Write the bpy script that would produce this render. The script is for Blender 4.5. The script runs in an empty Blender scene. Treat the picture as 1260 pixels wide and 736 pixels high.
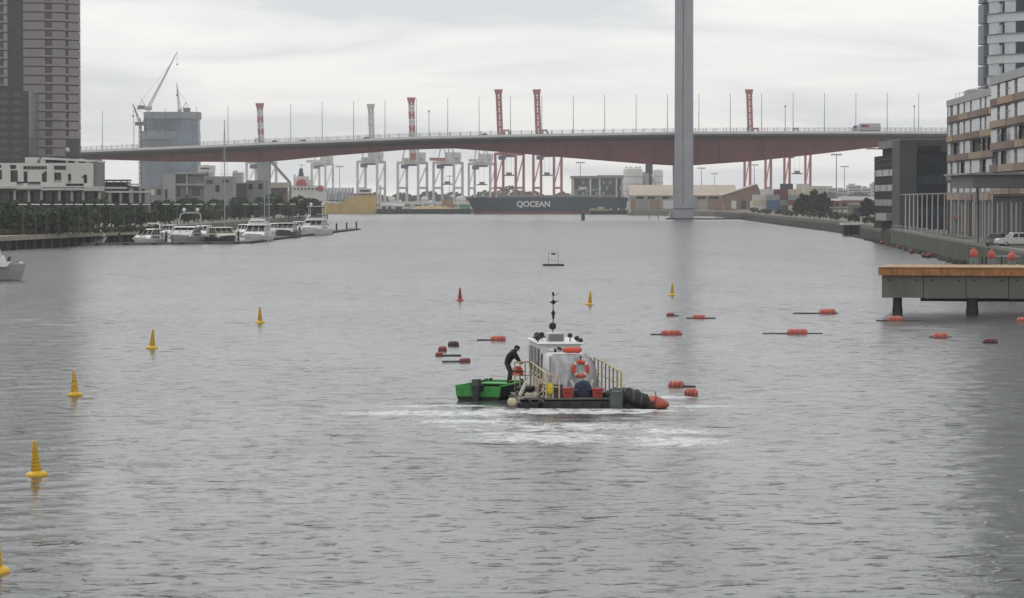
import bpy, math, random
from mathutils import Vector, Matrix
R = math.radians
random.seed(11)
S = bpy.context.scene

# ------------------------------------------------------------------ camera, sky, sun, exposure
F, CX, CY, H = 3900.0, 630.0, 368.0, 8.64          # focal length in photograph pixels, eye height above the water
PITCH = math.atan((368 - 244) / F)
cam_d = bpy.data.cameras.new('camera'); cam = bpy.data.objects.new('camera', cam_d)
S.collection.objects.link(cam); S.camera = cam
cam.location = (0, 0, H); cam.rotation_euler = (R(90) - PITCH, 0, 0)
cam_d.sensor_fit = 'HORIZONTAL'; cam_d.sensor_width = 36; cam_d.lens = 36 * F / 1260
cam_d.clip_start = 1; cam_d.clip_end = 30000

SUN_EL, SUN_AZ = R(48), R(-25)
w = bpy.data.worlds.new('World'); S.world = w; w.use_nodes = True
nt = w.node_tree; nt.nodes.clear()
def N(t, nt, **k):
    n = nt.nodes.new(t)
    for a, b in k.items(): setattr(n, a, b)
    return n
out = N('ShaderNodeOutputWorld', nt); bg = N('ShaderNodeBackground', nt)
sky = N('ShaderNodeTexSky', nt, sky_type='NISHITA', sun_disc=False, sun_elevation=SUN_EL, sun_rotation=SUN_AZ)
skys = N('ShaderNodeVectorMath', nt, operation='SCALE'); skys.inputs['Scale'].default_value = 0.10
nt.links.new(sky.outputs[0], skys.inputs[0])
tc = N('ShaderNodeTexCoord', nt); sp = N('ShaderNodeSeparateXYZ', nt)
nt.links.new(tc.outputs['Generated'], sp.inputs[0])
zz = N('ShaderNodeMath', nt, operation='ABSOLUTE'); nt.links.new(sp.outputs[2], zz.inputs[0])
za = N('ShaderNodeMath', nt, operation='ADD'); za.inputs[1].default_value = 0.10; nt.links.new(zz.outputs[0], za.inputs[0])
dx = N('ShaderNodeMath', nt, operation='DIVIDE'); dy = N('ShaderNodeMath', nt, operation='DIVIDE')
nt.links.new(sp.outputs[0], dx.inputs[0]); nt.links.new(za.outputs[0], dx.inputs[1])
nt.links.new(sp.outputs[1], dy.inputs[0]); nt.links.new(za.outputs[0], dy.inputs[1])
cb = N('ShaderNodeCombineXYZ', nt); nt.links.new(dx.outputs[0], cb.inputs[0]); nt.links.new(dy.outputs[0], cb.inputs[1])
cn = N('ShaderNodeTexNoise', nt); cn.inputs['Scale'].default_value = 0.95; cn.inputs['Detail'].default_value = 6
cn.inputs['Roughness'].default_value = 0.52; cn.inputs['Distortion'].default_value = 0.5
nt.links.new(cb.outputs[0], cn.inputs['Vector'])
cr = N('ShaderNodeValToRGB', nt); nt.links.new(cn.outputs[0], cr.inputs[0])
cr.color_ramp.elements[0].position = 0.41; cr.color_ramp.elements[0].color = (0.70, 0.725, 0.755, 1)
cr.color_ramp.elements[1].position = 0.60; cr.color_ramp.elements[1].color = (1.0, 0.985, 0.965, 1)
e = cr.color_ramp.elements.new(0.5); e.color = (0.87, 0.875, 0.88, 1)
mx = N('ShaderNodeMix', nt, data_type='RGBA'); mx.inputs[0].default_value = 0.93
nt.links.new(skys.outputs[0], mx.inputs[6]); nt.links.new(cr.outputs[0], mx.inputs[7])
nt.links.new(mx.outputs[2], bg.inputs[0]); bg.inputs[1].default_value = 1.0
nt.links.new(bg.outputs[0], out.inputs[0])

sd = bpy.data.lights.new('sun', 'SUN'); sd.energy = 0.8; sd.angle = R(25); sd.color = (1, .97, .93)
sun = bpy.data.objects.new('sun', sd); S.collection.objects.link(sun)
sun.rotation_euler = Vector((math.sin(SUN_AZ) * math.cos(SUN_EL), math.cos(SUN_AZ) * math.cos(SUN_EL), math.sin(SUN_EL))).to_track_quat('Z', 'Y').to_euler()
S.view_settings.view_transform = 'Standard'; S.view_settings.look = 'None'
S.view_settings.exposure = 0.08; S.view_settings.gamma = 1
S.cycles.use_denoising = True
S.cycles.max_bounces = 6; S.cycles.diffuse_bounces = 3; S.cycles.glossy_bounces = 3
S.cycles.transmission_bounces = 3; S.cycles.volume_bounces = 3; S.cycles.transparent_max_bounces = 6

# ------------------------------------------------------------------ pixel -> place
_up = Vector((0, math.sin(PITCH), math.cos(PITCH))); _fw = Vector((0, math.cos(PITCH), -math.sin(PITCH)))
def ray(x, y): return Vector(((x - CX) / F, 0, 0)) + _up * ((CY - y) / F) + _fw
def P(x, y, Y):
    d = ray(x, y); return Vector((0, 0, H)) + d * (Y / d.y)
def W(x, y, z=0.0):
    d = ray(x, y); return Vector((0, 0, H)) + d * ((z - H) / d.z)
def PX(x, Y): return P(x, 244, Y).x
def PZ(y, Y): return P(CX, y, Y).z

# ------------------------------------------------------------------ materials
MATS = {}
def mat(name, col, rough=.6, metal=0.0, var=.14, scale=.6, streak=0.0, spec=.4, dirt=None, bump=0.0):
    if name in MATS: return MATS[name]
    m = bpy.data.materials.new(name); m.use_nodes = True; t = m.node_tree
    b = t.nodes['Principled BSDF']; b.inputs['Roughness'].default_value = rough
    b.inputs['Metallic'].default_value = metal; b.inputs['Specular IOR Level'].default_value = spec
    g = N('ShaderNodeNewGeometry', t); n1 = N('ShaderNodeTexNoise', t)
    n1.inputs['Scale'].default_value = scale; n1.inputs['Detail'].default_value = 5; n1.inputs['Roughness'].default_value = .62
    t.links.new(g.outputs['Position'], n1.inputs['Vector'])
    mr = N('ShaderNodeMapRange', t); mr.inputs[1].default_value = .3; mr.inputs[2].default_value = .7
    t.links.new(n1.outputs[0], mr.inputs[0])
    m1 = N('ShaderNodeMix', t, data_type='RGBA')
    m1.inputs[6].default_value = (*[c * (1 - var) for c in col], 1); m1.inputs[7].default_value = (*[min(1, c * (1 + var)) for c in col], 1)
    t.links.new(mr.outputs[0], m1.inputs[0]); last = m1.outputs[2]
    if streak:
        mp = N('ShaderNodeMapping', t); mp.inputs['Scale'].default_value = (1.1, 1.1, .07)
        t.links.new(g.outputs['Position'], mp.inputs[0]); n2 = N('ShaderNodeTexNoise', t); n2.inputs['Scale'].default_value = scale * 2.2
        n2.inputs['Detail'].default_value = 4; t.links.new(mp.outputs[0], n2.inputs['Vector'])
        r2 = N('ShaderNodeMapRange', t); r2.inputs[1].default_value = .5; r2.inputs[2].default_value = .75; r2.inputs[4].default_value = streak
        t.links.new(n2.outputs[0], r2.inputs[0]); m2 = N('ShaderNodeMix', t, data_type='RGBA')
        dc = dirt or tuple(c * .35 for c in col); m2.inputs[7].default_value = (*dc, 1)
        t.links.new(r2.outputs[0], m2.inputs[0]); t.links.new(last, m2.inputs[6]); last = m2.outputs[2]
    t.links.new(last, b.inputs['Base Color'])
    if bump:
        bp = N('ShaderNodeBump', t); bp.inputs['Strength'].default_value = bump; bp.inputs['Distance'].default_value = .03
        n3 = N('ShaderNodeTexNoise', t); n3.inputs['Scale'].default_value = scale * 6; n3.inputs['Detail'].default_value = 4
        t.links.new(g.outputs['Position'], n3.inputs['Vector']); t.links.new(n3.outputs[0], bp.inputs['Height'])
        t.links.new(bp.outputs[0], b.inputs['Normal'])
    MATS[name] = m; return m
def foliage(name, col):
    if name in MATS: return MATS[name]
    m = mat(name, col, .7, var=.5, scale=.9, spec=.2); return m

WHITE = mat('white_gelcoat', (.66, .66, .64), .35, var=.06, streak=.25, dirt=(.42, .40, .35), scale=1.2)
WHITEP = mat('white_render', (.62, .60, .57), .75, var=.08, scale=.25, streak=.25, dirt=(.40, .38, .35))
BLACK = mat('black_rubber', (.022, .024, .025), .6, var=.3, scale=3)
DARKGLASS = mat('dark_glass', (.018, .022, .026), .12, var=.2, spec=.5)
TINT = mat('tinted_glass', (.05, .06, .07), .15, var=.3, scale=.4)
STEEL = mat('galvanised_steel', (.36, .37, .38), .5, .3, var=.15)
GREYPOLE = mat('grey_painted_pole', (.25, .26, .27), .5)
CONC = mat('concrete', (.36, .37, .38), .85, var=.10, scale=.15, streak=.22, bump=.2)
DARKCONC = mat('dark_concrete', (.10, .10, .095), .9, var=.3, scale=.4, streak=.4)
ORANGE = mat('orange_plastic', (.62, .085, .045), .45, var=.18, scale=3)
YELLOW = mat('yellow_paint', (.74, .45, .03), .5, var=.15, scale=3, streak=.3, dirt=(.25, .14, .03))

# ------------------------------------------------------------------ mesh building
class MB:
    def __init__(s): s.v = []; s.f = []; s.sm = []
    def add(s, vs, fs, smooth=False):
        o = len(s.v); s.v += [tuple(v) for v in vs]; s.f += [[i + o for i in f] for f in fs]; s.sm += [smooth] * len(fs); return s
    def box(s, x0, x1, y0, y1, z0, z1):
        if x0 > x1: x0, x1 = x1, x0
        if y0 > y1: y0, y1 = y1, y0
        if z0 > z1: z0, z1 = z1, z0
        return s.frus((x0, x1, y0, y1, z0), (x0, x1, y0, y1, z1))
    def frus(s, a, b):   # (x0,x1,y0,y1,z) bottom, the same for the top
        v = [(a[0], a[2], a[4]), (a[1], a[2], a[4]), (a[1], a[3], a[4]), (a[0], a[3], a[4]),
             (b[0], b[2], b[4]), (b[1], b[2], b[4]), (b[1], b[3], b[4]), (b[0], b[3], b[4])]
        return s.add(v, [[3, 2, 1, 0], [4, 5, 6, 7], [0, 1, 5, 4], [1, 2, 6, 5], [2, 3, 7, 6], [3, 0, 4, 7]])
    def bevbox(s, x0, x1, y0, y1, z0, z1, r):
        x0, x1 = min(x0, x1), max(x0, x1); y0, y1 = min(y0, y1), max(y0, y1); z0, z1 = min(z0, z1), max(z0, z1)
        q = [(x0 + r, y0), (x1 - r, y0), (x1, y0 + r), (x1, y1 - r), (x1 - r, y1), (x0 + r, y1), (x0, y1 - r), (x0, y0 + r)]
        cx, cy = (x0 + x1) / 2, (y0 + y1) / 2
        def sh(k, z): return [(cx + (a - cx) * k, cy + (b - cy) * k, z) for a, b in q]
        k = 1 - r / max(.01, (x1 - x0) / 2)
        v = sh(k, z0) + sh(1, z0 + r) + sh(1, z1 - r) + sh(k, z1); f = []
        for L in range(3):
            for i in range(8): j = (i + 1) % 8; f.append([L * 8 + i, L * 8 + j, L * 8 + 8 + j, L * 8 + 8 + i])
        f += [list(range(7, -1, -1)), list(range(24, 32))]
        return s.add(v, f)
    def tube(s, p, q, r, r2=None, n=6, smooth=True):
        p, q = Vector(p), Vector(q); r2 = r if r2 is None else r2; d = (q - p)
        if d.length < 1e-6: return s
        d.normalize(); a = d.orthogonal().normalized(); b = d.cross(a); v = []
        for c, rr in ((p, r), (q, r2)):
            for i in range(n): t = 2 * math.pi * i / n; v.append(c + a * rr * math.cos(t) + b * rr * math.sin(t))
        f = [[i, (i + 1) % n, n + (i + 1) % n, n + i] for i in range(n)]
        s.add(v, f, smooth); s.add(v[:n], [list(range(n - 1, -1, -1))]); s.add(v[n:], [list(range(n))]); return s
    def path(s, pts, r, n=6):
        for a, b in zip(pts, pts[1:]): s.tube(a, b, r, n=n)
        return s
    def lathe(s, prof, c=(0, 0, 0), n=14, axis='z'):
        v = []; m = len(prof)
        for r, z in prof:
            for i in range(n):
                t = 2 * math.pi * i / n; x, y = r * math.cos(t), r * math.sin(t)
                p = (x, y, z) if axis == 'z' else ((z, x, y) if axis == 'x' else (x, z, y))
                v.append((c[0] + p[0], c[1] + p[1], c[2] + p[2]))
        f = []
        for L in range(m - 1):
            for i in range(n): j = (i + 1) % n; f.append([L * n + i, L * n + j, L * n + n + j, L * n + n + i])
        s.add(v, f, True); s.add(v[:n], [list(range(n - 1, -1, -1))]); s.add(v[-n:], [list(range(n))]); return s
    def ball(s, c, r, sz=1.0, n=12):
        return s.lathe([(max(.001, r * math.sin(math.pi * k / 8)), -r * sz * math.cos(math.pi * k / 8)) for k in range(9)], c, n)
    def prism(s, poly, lo, hi, axis='z'):
        n = len(poly)
        def mk(a, b, h): return {'z': (a, b, h), 'y': (a, h, b), 'x': (h, a, b)}[axis]
        v = [mk(a, b, lo) for a, b in poly] + [mk(a, b, hi) for a, b in poly]
        f = [list(range(n - 1, -1, -1)), list(range(n, 2 * n))] + [[i, (i + 1) % n, n + (i + 1) % n, n + i] for i in range(n)]
        return s.add(v, f)
    def beam(s, p, q, w, h=None):      # square bar between two points
        p, q = Vector(p), Vector(q); h = h or w; d = (q - p).normalized()
        u = Vector((0, 0, 1)) if abs(d.z) < .9 else Vector((0, 1, 0)); a = d.cross(u).normalized(); b = a.cross(d).normalized()
        v = [c + a * (i * w / 2) + b * (j * h / 2) for c in (p, q) for i, j in ((-1, -1), (1, -1), (1, 1), (-1, 1))]
        return s.add(v, [[3, 2, 1, 0], [4, 5, 6, 7], [0, 1, 5, 4], [1, 2, 6, 5], [2, 3, 7, 6], [3, 0, 4, 7]])
    def arc(s, cx, cy, r0, r1, a0, a1, z0, z1, n=6):   # piece of a ring; angle from -y towards +x
        v = []
        for i in range(n + 1):
            t = a0 + (a1 - a0) * i / n
            for rr in (r0, r1):
                for z in (z0, z1): v.append((cx + rr * math.sin(t), cy - rr * math.cos(t), z))
        f = []
        for i in range(n):
            a, b = i * 4, i * 4 + 4
            f += [[a + 2, b + 2, b + 3, a + 3], [a, a + 1, b + 1, b], [a + 1, a + 3, b + 3, b + 1], [a, b, b + 2, a + 2]]
        f += [[0, 2, 3, 1], [n * 4, n * 4 + 1, n * 4 + 3, n * 4 + 2]]
        return s.add(v, f)
    def mesh(s, name, m):
        me = bpy.data.meshes.new(name); me.from_pydata(s.v, [], s.f); me.materials.append(m)
        me.polygons.foreach_set('use_smooth', s.sm); me.update(); return me
    def build(s, name, m, parent=None, world=False):
        if world and parent is not None:
            l = parent.location; s.v = [(a - l.x, b - l.y, c - l.z) for a, b, c in s.v]
        o = bpy.data.objects.new(name, s.mesh(name, m)); S.collection.objects.link(o)
        if parent is not None: o.parent = parent
        return o
def part(name, m, parent, me=None, loc=(0, 0, 0), rz=0):
    o = bpy.data.objects.new(name, me); S.collection.objects.link(o); o.parent = parent
    o.location = loc; o.rotation_euler.z = rz; return o
def tag(o, label, cat, group=None):
    o['label'] = label; o['category'] = cat
    if group: o['group'] = group
    return o
def kind(o, k): o['kind'] = k; return o
def thing(name, label, cat, loc=(0, 0, 0), rz=0, group=None):
    o = bpy.data.objects.new(name, None); S.collection.objects.link(o); o.empty_display_size = .2
    o.location = loc; o.rotation_euler = (0, 0, rz); return tag(o, label, cat, group)
def copy_tree(o, parent=None, loc=None, rz=None, label=None, sc=None):
    c = o.copy(); S.collection.objects.link(c); c.parent = parent
    if loc is not None: c.location = loc
    if rz is not None: c.rotation_euler.z = rz
    if sc is not None: c.scale = (sc, sc, sc)
    if label: c['label'] = label
    for ch in [k for k in bpy.data.objects if k.parent == o]: copy_tree(ch, c)
    return c
KIDS = None
def dup(o, loc, rz=0, label=None, sc=None, tree=None):
    c = o.copy(); S.collection.objects.link(c); c.location = loc; c.rotation_euler.z = rz
    if sc is not None: c.scale = (sc, sc, sc)
    if label: c['label'] = label
    for ch, subs in tree:
        k = ch.copy(); S.collection.objects.link(k); k.parent = c
        for q in subs:
            k2 = q.copy(); S.collection.objects.link(k2); k2.parent = k
    return c
def tree_of(o): return [(c, list(c.children)) for c in o.children]

# ------------------------------------------------------------------ water
def water_material():
    m = bpy.data.materials.new('river_water'); m.use_nodes = True; t = m.node_tree
    b = t.nodes['Principled BSDF']; b.inputs['Roughness'].default_value = .10; b.inputs['IOR'].default_value = 1.333
    g = N('ShaderNodeNewGeometry', t)
    def noise(sx, sy, scale, detail, rough=.55, dist=0.0, rot=0.0):
        mp = N('ShaderNodeMapping', t); mp.inputs['Scale'].default_value = (sx, sy, 1); mp.inputs['Rotation'].default_value = (0, 0, rot)
        t.links.new(g.outputs['Position'], mp.inputs[0]); n = N('ShaderNodeTexNoise', t)
        n.inputs['Scale'].default_value = scale; n.inputs['Detail'].default_value = detail; n.inputs['Roughness'].default_value = rough
        n.inputs['Distortion'].default_value = dist; t.links.new(mp.outputs[0], n.inputs['Vector']); return n.outputs[0]
    def math_(op, a, c=None, k=None):
        n = N('ShaderNodeMath', t, operation=op)
        if isinstance(a, (int, float)): n.inputs[0].default_value = a
        else: t.links.new(a, n.inputs[0])
        if c is not None:
            if isinstance(c, (int, float)): n.inputs[1].default_value = c
            else: t.links.new(c, n.inputs[1])
        return n.outputs[0]
    def rng(a, lo, hi, o0=0.0, o1=1.0):
        n = N('ShaderNodeMapRange', t); t.links.new(a, n.inputs[0])
        n.inputs[1].default_value = lo; n.inputs[2].default_value = hi; n.inputs[3].default_value = o0; n.inputs[4].default_value = o1
        return n.outputs[0]
    sep = N('ShaderNodeSeparateXYZ', t); t.links.new(g.outputs['Position'], sep.inputs[0])
    patch = rng(noise(.5, .16, .11, 4, .6), .38, .64, .15, 1.8)
    def strokes(scale, thr, hi, rot): return math_('POWER', rng(noise(.72, 1.0, scale, 2.5, .55, .7, rot), thr, hi), 1.3)
    ripple = math_('ADD', math_('MULTIPLY', strokes(2.2, .605, .82, .15), .21), math_('ADD', math_('MULTIPLY', strokes(.95, .61, .82, -.1), .38), math_('MULTIPLY', noise(.8, 1.2, 5.0, 3, .6, .4, .1), .012)))
    ripple = math_('MULTIPLY', ripple, patch)
    bp = N('ShaderNodeBump', t); bp.inputs['Strength'].default_value = 1.0; bp.inputs['Distance'].default_value = 1.0
    t.links.new(ripple, bp.inputs['Height']); t.links.new(bp.outputs[0], b.inputs['Normal'])
    base_r = rng(sep.outputs[1], 60, 500, .15, .24)
    # foam churned up by the workboat (its own white stuff, laid by the boat's wash)
    def spot(cx, cy, rx, ry, hard=.35):
        mp = N('ShaderNodeMapping', t); mp.vector_type = 'POINT'
        mp.inputs['Location'].default_value = (-cx / rx, -cy / ry, 0); mp.inputs['Scale'].default_value = (1 / rx, 1 / ry, 0)
        t.links.new(g.outputs['Position'], mp.inputs[0]); L = N('ShaderNodeVectorMath', t, operation='LENGTH')
        t.links.new(mp.outputs[0], L.inputs[0]); return rng(L.outputs['Value'], 1.0, hard)
    mask = None
    for a in ((1.6, 114.5, 4.6, 4.6, .3), (5.8, 112.5, 3.6, 4.0, .3), (6.0, 117.5, 2.4, 2.6, .4), (2.6, 128.6, 6.0, 2.2, .6), (2.0, 119.5, 6.5, 4.5, .1), (-1.5, 122.5, 4.0, 2.5, .2), (-3.0, 131.8, 3.4, 1.1, .3), (-3.4, 127.0, 5.2, 2.2, .5),
              (7.6, 131.6, 2.6, 1.3, .35), (6.6, 137.5, 1.6, 1.8, .4), (-.5, 143, 1.8, 2.5, .5)):
        s_ = spot(*a); mask = s_ if mask is None else math_('MAXIMUM', mask, s_)
    fn = noise(.6, .5, 1.3, 6, .7, 1.8); fl = noise(.7, .55, 2.2, 5, .6, 2.5)
    lace = rng(math_('ABSOLUTE', math_('SUBTRACT', fl, .5)), .055, .0)
    broad = rng(math_('ADD', fn, math_('MULTIPLY', mask, .24)), .60, .80)
    foam = math_('MULTIPLY', math_('ADD', math_('MULTIPLY', broad, .70), math_('MULTIPLY', lace, math_('MULTIPLY', rng(math_('ADD', fn, math_('MULTIPLY', mask, .25)), .55, .7), .5))), rng(mask, 0, .35))
    foam = math_('MINIMUM', foam, .9)
    mud = noise(.2, .2, .05, 4); mc = N('ShaderNodeMix', t, data_type='RGBA'); t.links.new(mud, mc.inputs[0])
    mc.inputs[6].default_value = (.048, .051, .050, 1); mc.inputs[7].default_value = (.072, .075, .072, 1)
    mf = N('ShaderNodeMix', t, data_type='RGBA'); t.links.new(foam, mf.inputs[0]); t.links.new(mc.outputs[2], mf.inputs[6])
    mf.inputs[7].default_value = (.78, .79, .79, 1); t.links.new(mf.outputs[2], b.inputs['Base Color'])
    t.links.new(math_('ADD', base_r, math_('MULTIPLY', foam, .5)), b.inputs['Roughness'])
    return m
import numpy as np
def water_mesh():
    rg = np.random.default_rng(5)
    ys = [58.0]
    while ys[-1] < 760:
        y = ys[-1]; ys.append(y + (0.085 if y < 100 else 0.085 + (y - 100) * .0018))
    ys = np.array(ys); nc = 410; us = np.linspace(-1, 1, nc)
    Yg = np.repeat(ys[:, None], nc, 1); Xg = us[None, :] * (.185 * ys[:, None] + 3.0)
    dyg = np.gradient(ys)[:, None]; dxg = (.37 * ys[:, None] + 6) / nc
    gust = np.zeros_like(Xg)
    for i in range(14):
        lam = rg.uniform(14, 70); th = rg.uniform(0, math.pi); k = 2 * math.pi / lam
        gust += np.sin(k * (Xg * 1.6 * math.cos(th) + Yg * .55 * math.sin(th)) + rg.uniform(0, 6.28))
    gust = np.clip(1.0 + gust / 14 ** .5 * .42, .35, 2.0)
    def field(n, l0, l1, spread, slope=None):
        f = np.zeros_like(Xg)
        for i in range(n):
            lam = math.exp(rg.uniform(math.log(l0), math.log(l1))); th = rg.normal(math.pi / 2 + .12, spread); k = 2 * math.pi / lam
            keep = np.clip((lam / np.maximum(dyg, dxg) - 2.2) / 3.0, 0, 1)
            f += (slope / k if slope else 1.0) * math.sqrt(2 / n) * keep * np.sin(k * (Xg * math.cos(th) + Yg * math.sin(th)) + rg.uniform(0, 6.28))
        return f
    Z = field(46, .8, 4.5, .6, SLOPE) * gust
    chop = field(44, .36, .9, .45); Z += CHOP * np.clip(chop * gust ** .5 - 1.05, 0, 1.6) ** 1.15
    edge = np.clip((1 - np.abs(us)) / .08, 0, 1)[None, :] * np.clip((760 - Yg) / 100, 0, 1) * np.clip((Yg - 58) / 3, 0, 1); Z *= edge
    nr = len(ys); co = np.stack([Xg, Yg, Z], -1).reshape(-1, 3)
    i0 = (np.arange(nr - 1)[:, None] * nc + np.arange(nc - 1)[None, :]).ravel()
    quads = np.stack([i0, i0 + 1, i0 + nc + 1, i0 + nc], -1)
    xe0, xe1 = .185 * 58 + 3, .185 * ys[-1] + 3
    ex = np.array([[-4200, -150, 0], [4200, -150, 0], [4200, 58, 0], [-4200, 58, 0], [4200, ys[-1], 0], [-4200, ys[-1], 0], [4200, 6300, 0], [-4200, 6300, 0]]); n0 = len(co)
    c00, c01, c10, c11 = 0, nc - 1, (nr - 1) * nc, nr * nc - 1
    extra = [[n0, n0 + 1, n0 + 2, n0 + 3], [n0 + 3, c00, c10, n0 + 5], [c01, n0 + 2, n0 + 4, c11], [n0 + 5, n0 + 4, n0 + 6, n0 + 7]]
    co = np.concatenate([co, ex]); quads = np.concatenate([quads, np.array(extra)])
    me = bpy.data.meshes.new('water'); nq = len(quads)
    me.vertices.add(len(co)); me.vertices.foreach_set('co', co.astype(np.float32).ravel())
    me.loops.add(nq * 4); me.loops.foreach_set('vertex_index', quads.astype(np.int32).ravel())
    me.polygons.add(nq); me.polygons.foreach_set('loop_start', np.arange(0, nq * 4, 4, dtype=np.int32))
    me.update(calc_edges=True); me.polygons.foreach_set('use_smooth', np.ones(nq, dtype=bool)); me.materials.append(water_material()); return me
SLOPE, CHOP = .031, .013
wo = bpy.data.objects.new('water', water_mesh()); S.collection.objects.link(wo); kind(wo, 'structure')

# ------------------------------------------------------------------ ground, banks
GRASSY = mat('port_ground', (.16, .15, .13), .95, var=.3, scale=.05)
PAVE = mat('quay_paving', (.15, .14, .115), .9, var=.3, scale=.2)
def land(name, poly, z, m, lo=-2.0): return kind(MB().prism(poly, lo, z, 'z').build(name, m), 'structure')
RB = [(96, 1500), (95, 1290), (88, 1000), (84, 800), (72.5, 610), (60.5, 417), (55, 330), (52, 200), (52, -40)]
LBk = [(-88, 400), (-86, 530), (-80, 605), (-75, 900), (-72, 1250), (-80, 1330), (-170, 1500), (-260, 1790)]
ZR, ZL, ZF = 2.7, 2.2, 2.5
land('quay_ground', [(x + .5, y) for x, y in RB] [::-1] + [(96.5, 1500), (4000, 1500), (4000, -40)], ZR, PAVE)
land('promenade_ground', [(x - .5, y) for x, y in LBk] + [(-4000, 1790), (-4000, 400)], ZL, PAVE)
land('port_ground', [(-4000, 1800), (60, 1800), (62, 1640), (97, 1505), (4000, 1505), (4000, 6250), (-4000, 6250)], ZF, GRASSY)

MOSS = mat('mossy_wall', (.075, .085, .06), .9, var=.35, scale=.35, streak=.5, dirt=(.03, .033, .028))
TIMB = mat('wharf_timber', (.05, .047, .042), .9, var=.35, scale=.6, streak=.4)
RUB = mat('rubble_stone', (.06, .056, .05), .95, var=.5, scale=.8)
def quay(name, label, pts, z, th, m, capm, out=1):
    o = thing(name, label, 'wall', (pts[0][0], pts[0][1], 0))
    a = MB(); c = MB()
    for (p, q) in zip(pts, pts[1:]):
        d = Vector((q[0] - p[0], q[1] - p[1])).normalized(); n = Vector((d.y, -d.x)) * out * th
        a.prism([(p[0], p[1]), (q[0], q[1]), (q[0] + n.x, q[1] + n.y), (p[0] + n.x, p[1] + n.y)], -1.5, z - .25, 'z')
        n2 = n * 1.6
        c.prism([(p[0], p[1]), (q[0], q[1]), (q[0] + n2.x, q[1] + n2.y), (p[0] + n2.x, p[1] + n2.y)], z - .25, z + .12, 'z')
    a.build('wall_face', m, o, True); c.build('coping', capm, o, True); return o
COPE = mat('concrete_coping', (.20, .20, .18), .9, var=.2, scale=.4)
quay('quay_wall', 'mossy green concrete quay wall below the row of pale poles', [(73, 612), (60.5, 417), (55, 330), (52, 200)], 2.75, -.6, MOSS, COPE)
quay('timber_wharf', 'dark timber-faced wharf running on past the moored hut to the port', [(96, 1500), (95, 1290), (88, 1000), (84, 800), (73, 613)], 2.0, -.6, TIMB, mat('weathered_plank', (.10, .095, .08), .9, var=.35, scale=.5))
# rubble toe
rb = MB(); rnd = random.Random(3)
for (p, q) in zip(RB[1:6], RB[2:7]):
    L = math.hypot(q[0] - p[0], q[1] - p[1])
    for i in range(int(L / 1.1)):
        t = rnd.random(); s_ = rnd.uniform(.3, .75)
        x = p[0] + (q[0] - p[0]) * t - rnd.uniform(.5, 2.3); y = p[1] + (q[1] - p[1]) * t
        rb.lathe([(.05, -s_), (s_ * rnd.uniform(.7, 1.1), -s_ * .3), (s_ * rnd.uniform(.5, .9), s_ * .35), (.05, s_ * rnd.uniform(.4, .8))], (x, y, 0), 5)
kind(rb.build('rubble', RUB), 'stuff')['label'] = 'dark rocks heaped along the foot of the quay'
sp_ = thing('rock_spit', 'low dark rock spit reaching from the wharf to the bridge tower', 'rocks', (90, 1270, 0))
q = MB()
for i in range(160):
    t = rnd.random(); s_ = rnd.uniform(.5, 1.2)
    q.lathe([(.05, -s_), (s_, -s_ * .2), (s_ * .7, s_ * .3), (.05, s_ * .6)], (70 + 26 * t, 1285 + 14 * t + rnd.uniform(-2, 2), -.2 + t * .5), 5)
q.build('stones', RUB, sp_, True)['kind'] = 'stuff'

# promenade wharf with a dark undercroft
SAND = mat('sandstone_edge', (.34, .30, .24), .85, var=.15, scale=.4, streak=.2)
wf = thing('promenade_wharf', 'pale-edged promenade wharf on dark piles below the trees', 'wharf', (-86, 530, 0))
A, B_ = Vector((-104, 380)), Vector((-76, 640))
def along(t, off=0.0):
    d = (B_ - A).normalized(); n = Vector((d.y, -d.x)); p = A + (B_ - A) * t + n * off; return p
q = MB(); p0, p1, p2, p3 = along(0, 4), along(1, 4), along(1, -8), along(0, -8)
q.prism([(p0.x, p0.y), (p1.x, p1.y), (p2.x, p2.y), (p3.x, p3.y)], 1.55, 2.32, 'z').build('deck_slab', SAND, wf, True)
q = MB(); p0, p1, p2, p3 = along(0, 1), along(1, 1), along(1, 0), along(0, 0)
q.prism([(p0.x, p0.y), (p1.x, p1.y), (p2.x, p2.y), (p3.x, p3.y)], -1.5, 1.6, 'z').build('back_wall', mat('undercroft_shade', (.03, .03, .03), .9), wf, True)  # near-black colour stands for the shadow below the wharf deck
pm = MB().lathe([(.28, -2), (.28, 1.6)], n=8).mesh('pile', DARKCONC)
for i in range(44):
    p = along((i + .5) / 44, 3.2); part('pile', None, wf, pm, (p.x + 86, p.y - 530, 0))

# ------------------------------------------------------------------ bridge
YB = 1296.0
top_px = [(60, 188.6), (98, 187), (200, 183), (260, 180.5), (323, 177.5), (400, 175), (498, 170.8), (600, 168.2), (700, 166.4), (820, 164.6), (900, 164), (1000, 163.6), (1080, 163.6), (1200, 164), (1330, 165.5)]
sof_px = [(60, 193), (98, 195.5), (200, 198.5), (323, 199.5), (400, 192), (498, 184), (557, 182.3), (620, 187), (688, 193), (793, 201.5), (840, 204), (853, 203.5), (931, 198), (1000, 190.5), (1080, 181), (1165, 174), (1240, 176), (1330, 180)]
def interp(tb, x):
    for (a, b), (c, d) in zip(tb, tb[1:]):
        if a <= x <= c: return b + (d - b) * (x - a) / (c - a)
    return tb[0][1] if x < tb[0][0] else tb[-1][1]
YD = YB + 9       # near edge of the deck
RED = mat('red_brown_girder', (.20, .074, .075), .8, var=.14, scale=.10, streak=.4)
DECKG = mat('deck_fascia_shade', (.11, .108, .112), .85, var=.1, scale=.1, streak=.2)
PARA = mat('pale_parapet', (.70, .70, .69), .8, var=.06, scale=.1, streak=.15)
br = thing('road_bridge', 'long red-brown haunched road bridge crossing the river on concrete piers', 'bridge', (PX(840, YD), YD, 0))
xs = [60 + i * (1330 - 60) / 120 for i in range(121)]
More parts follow.
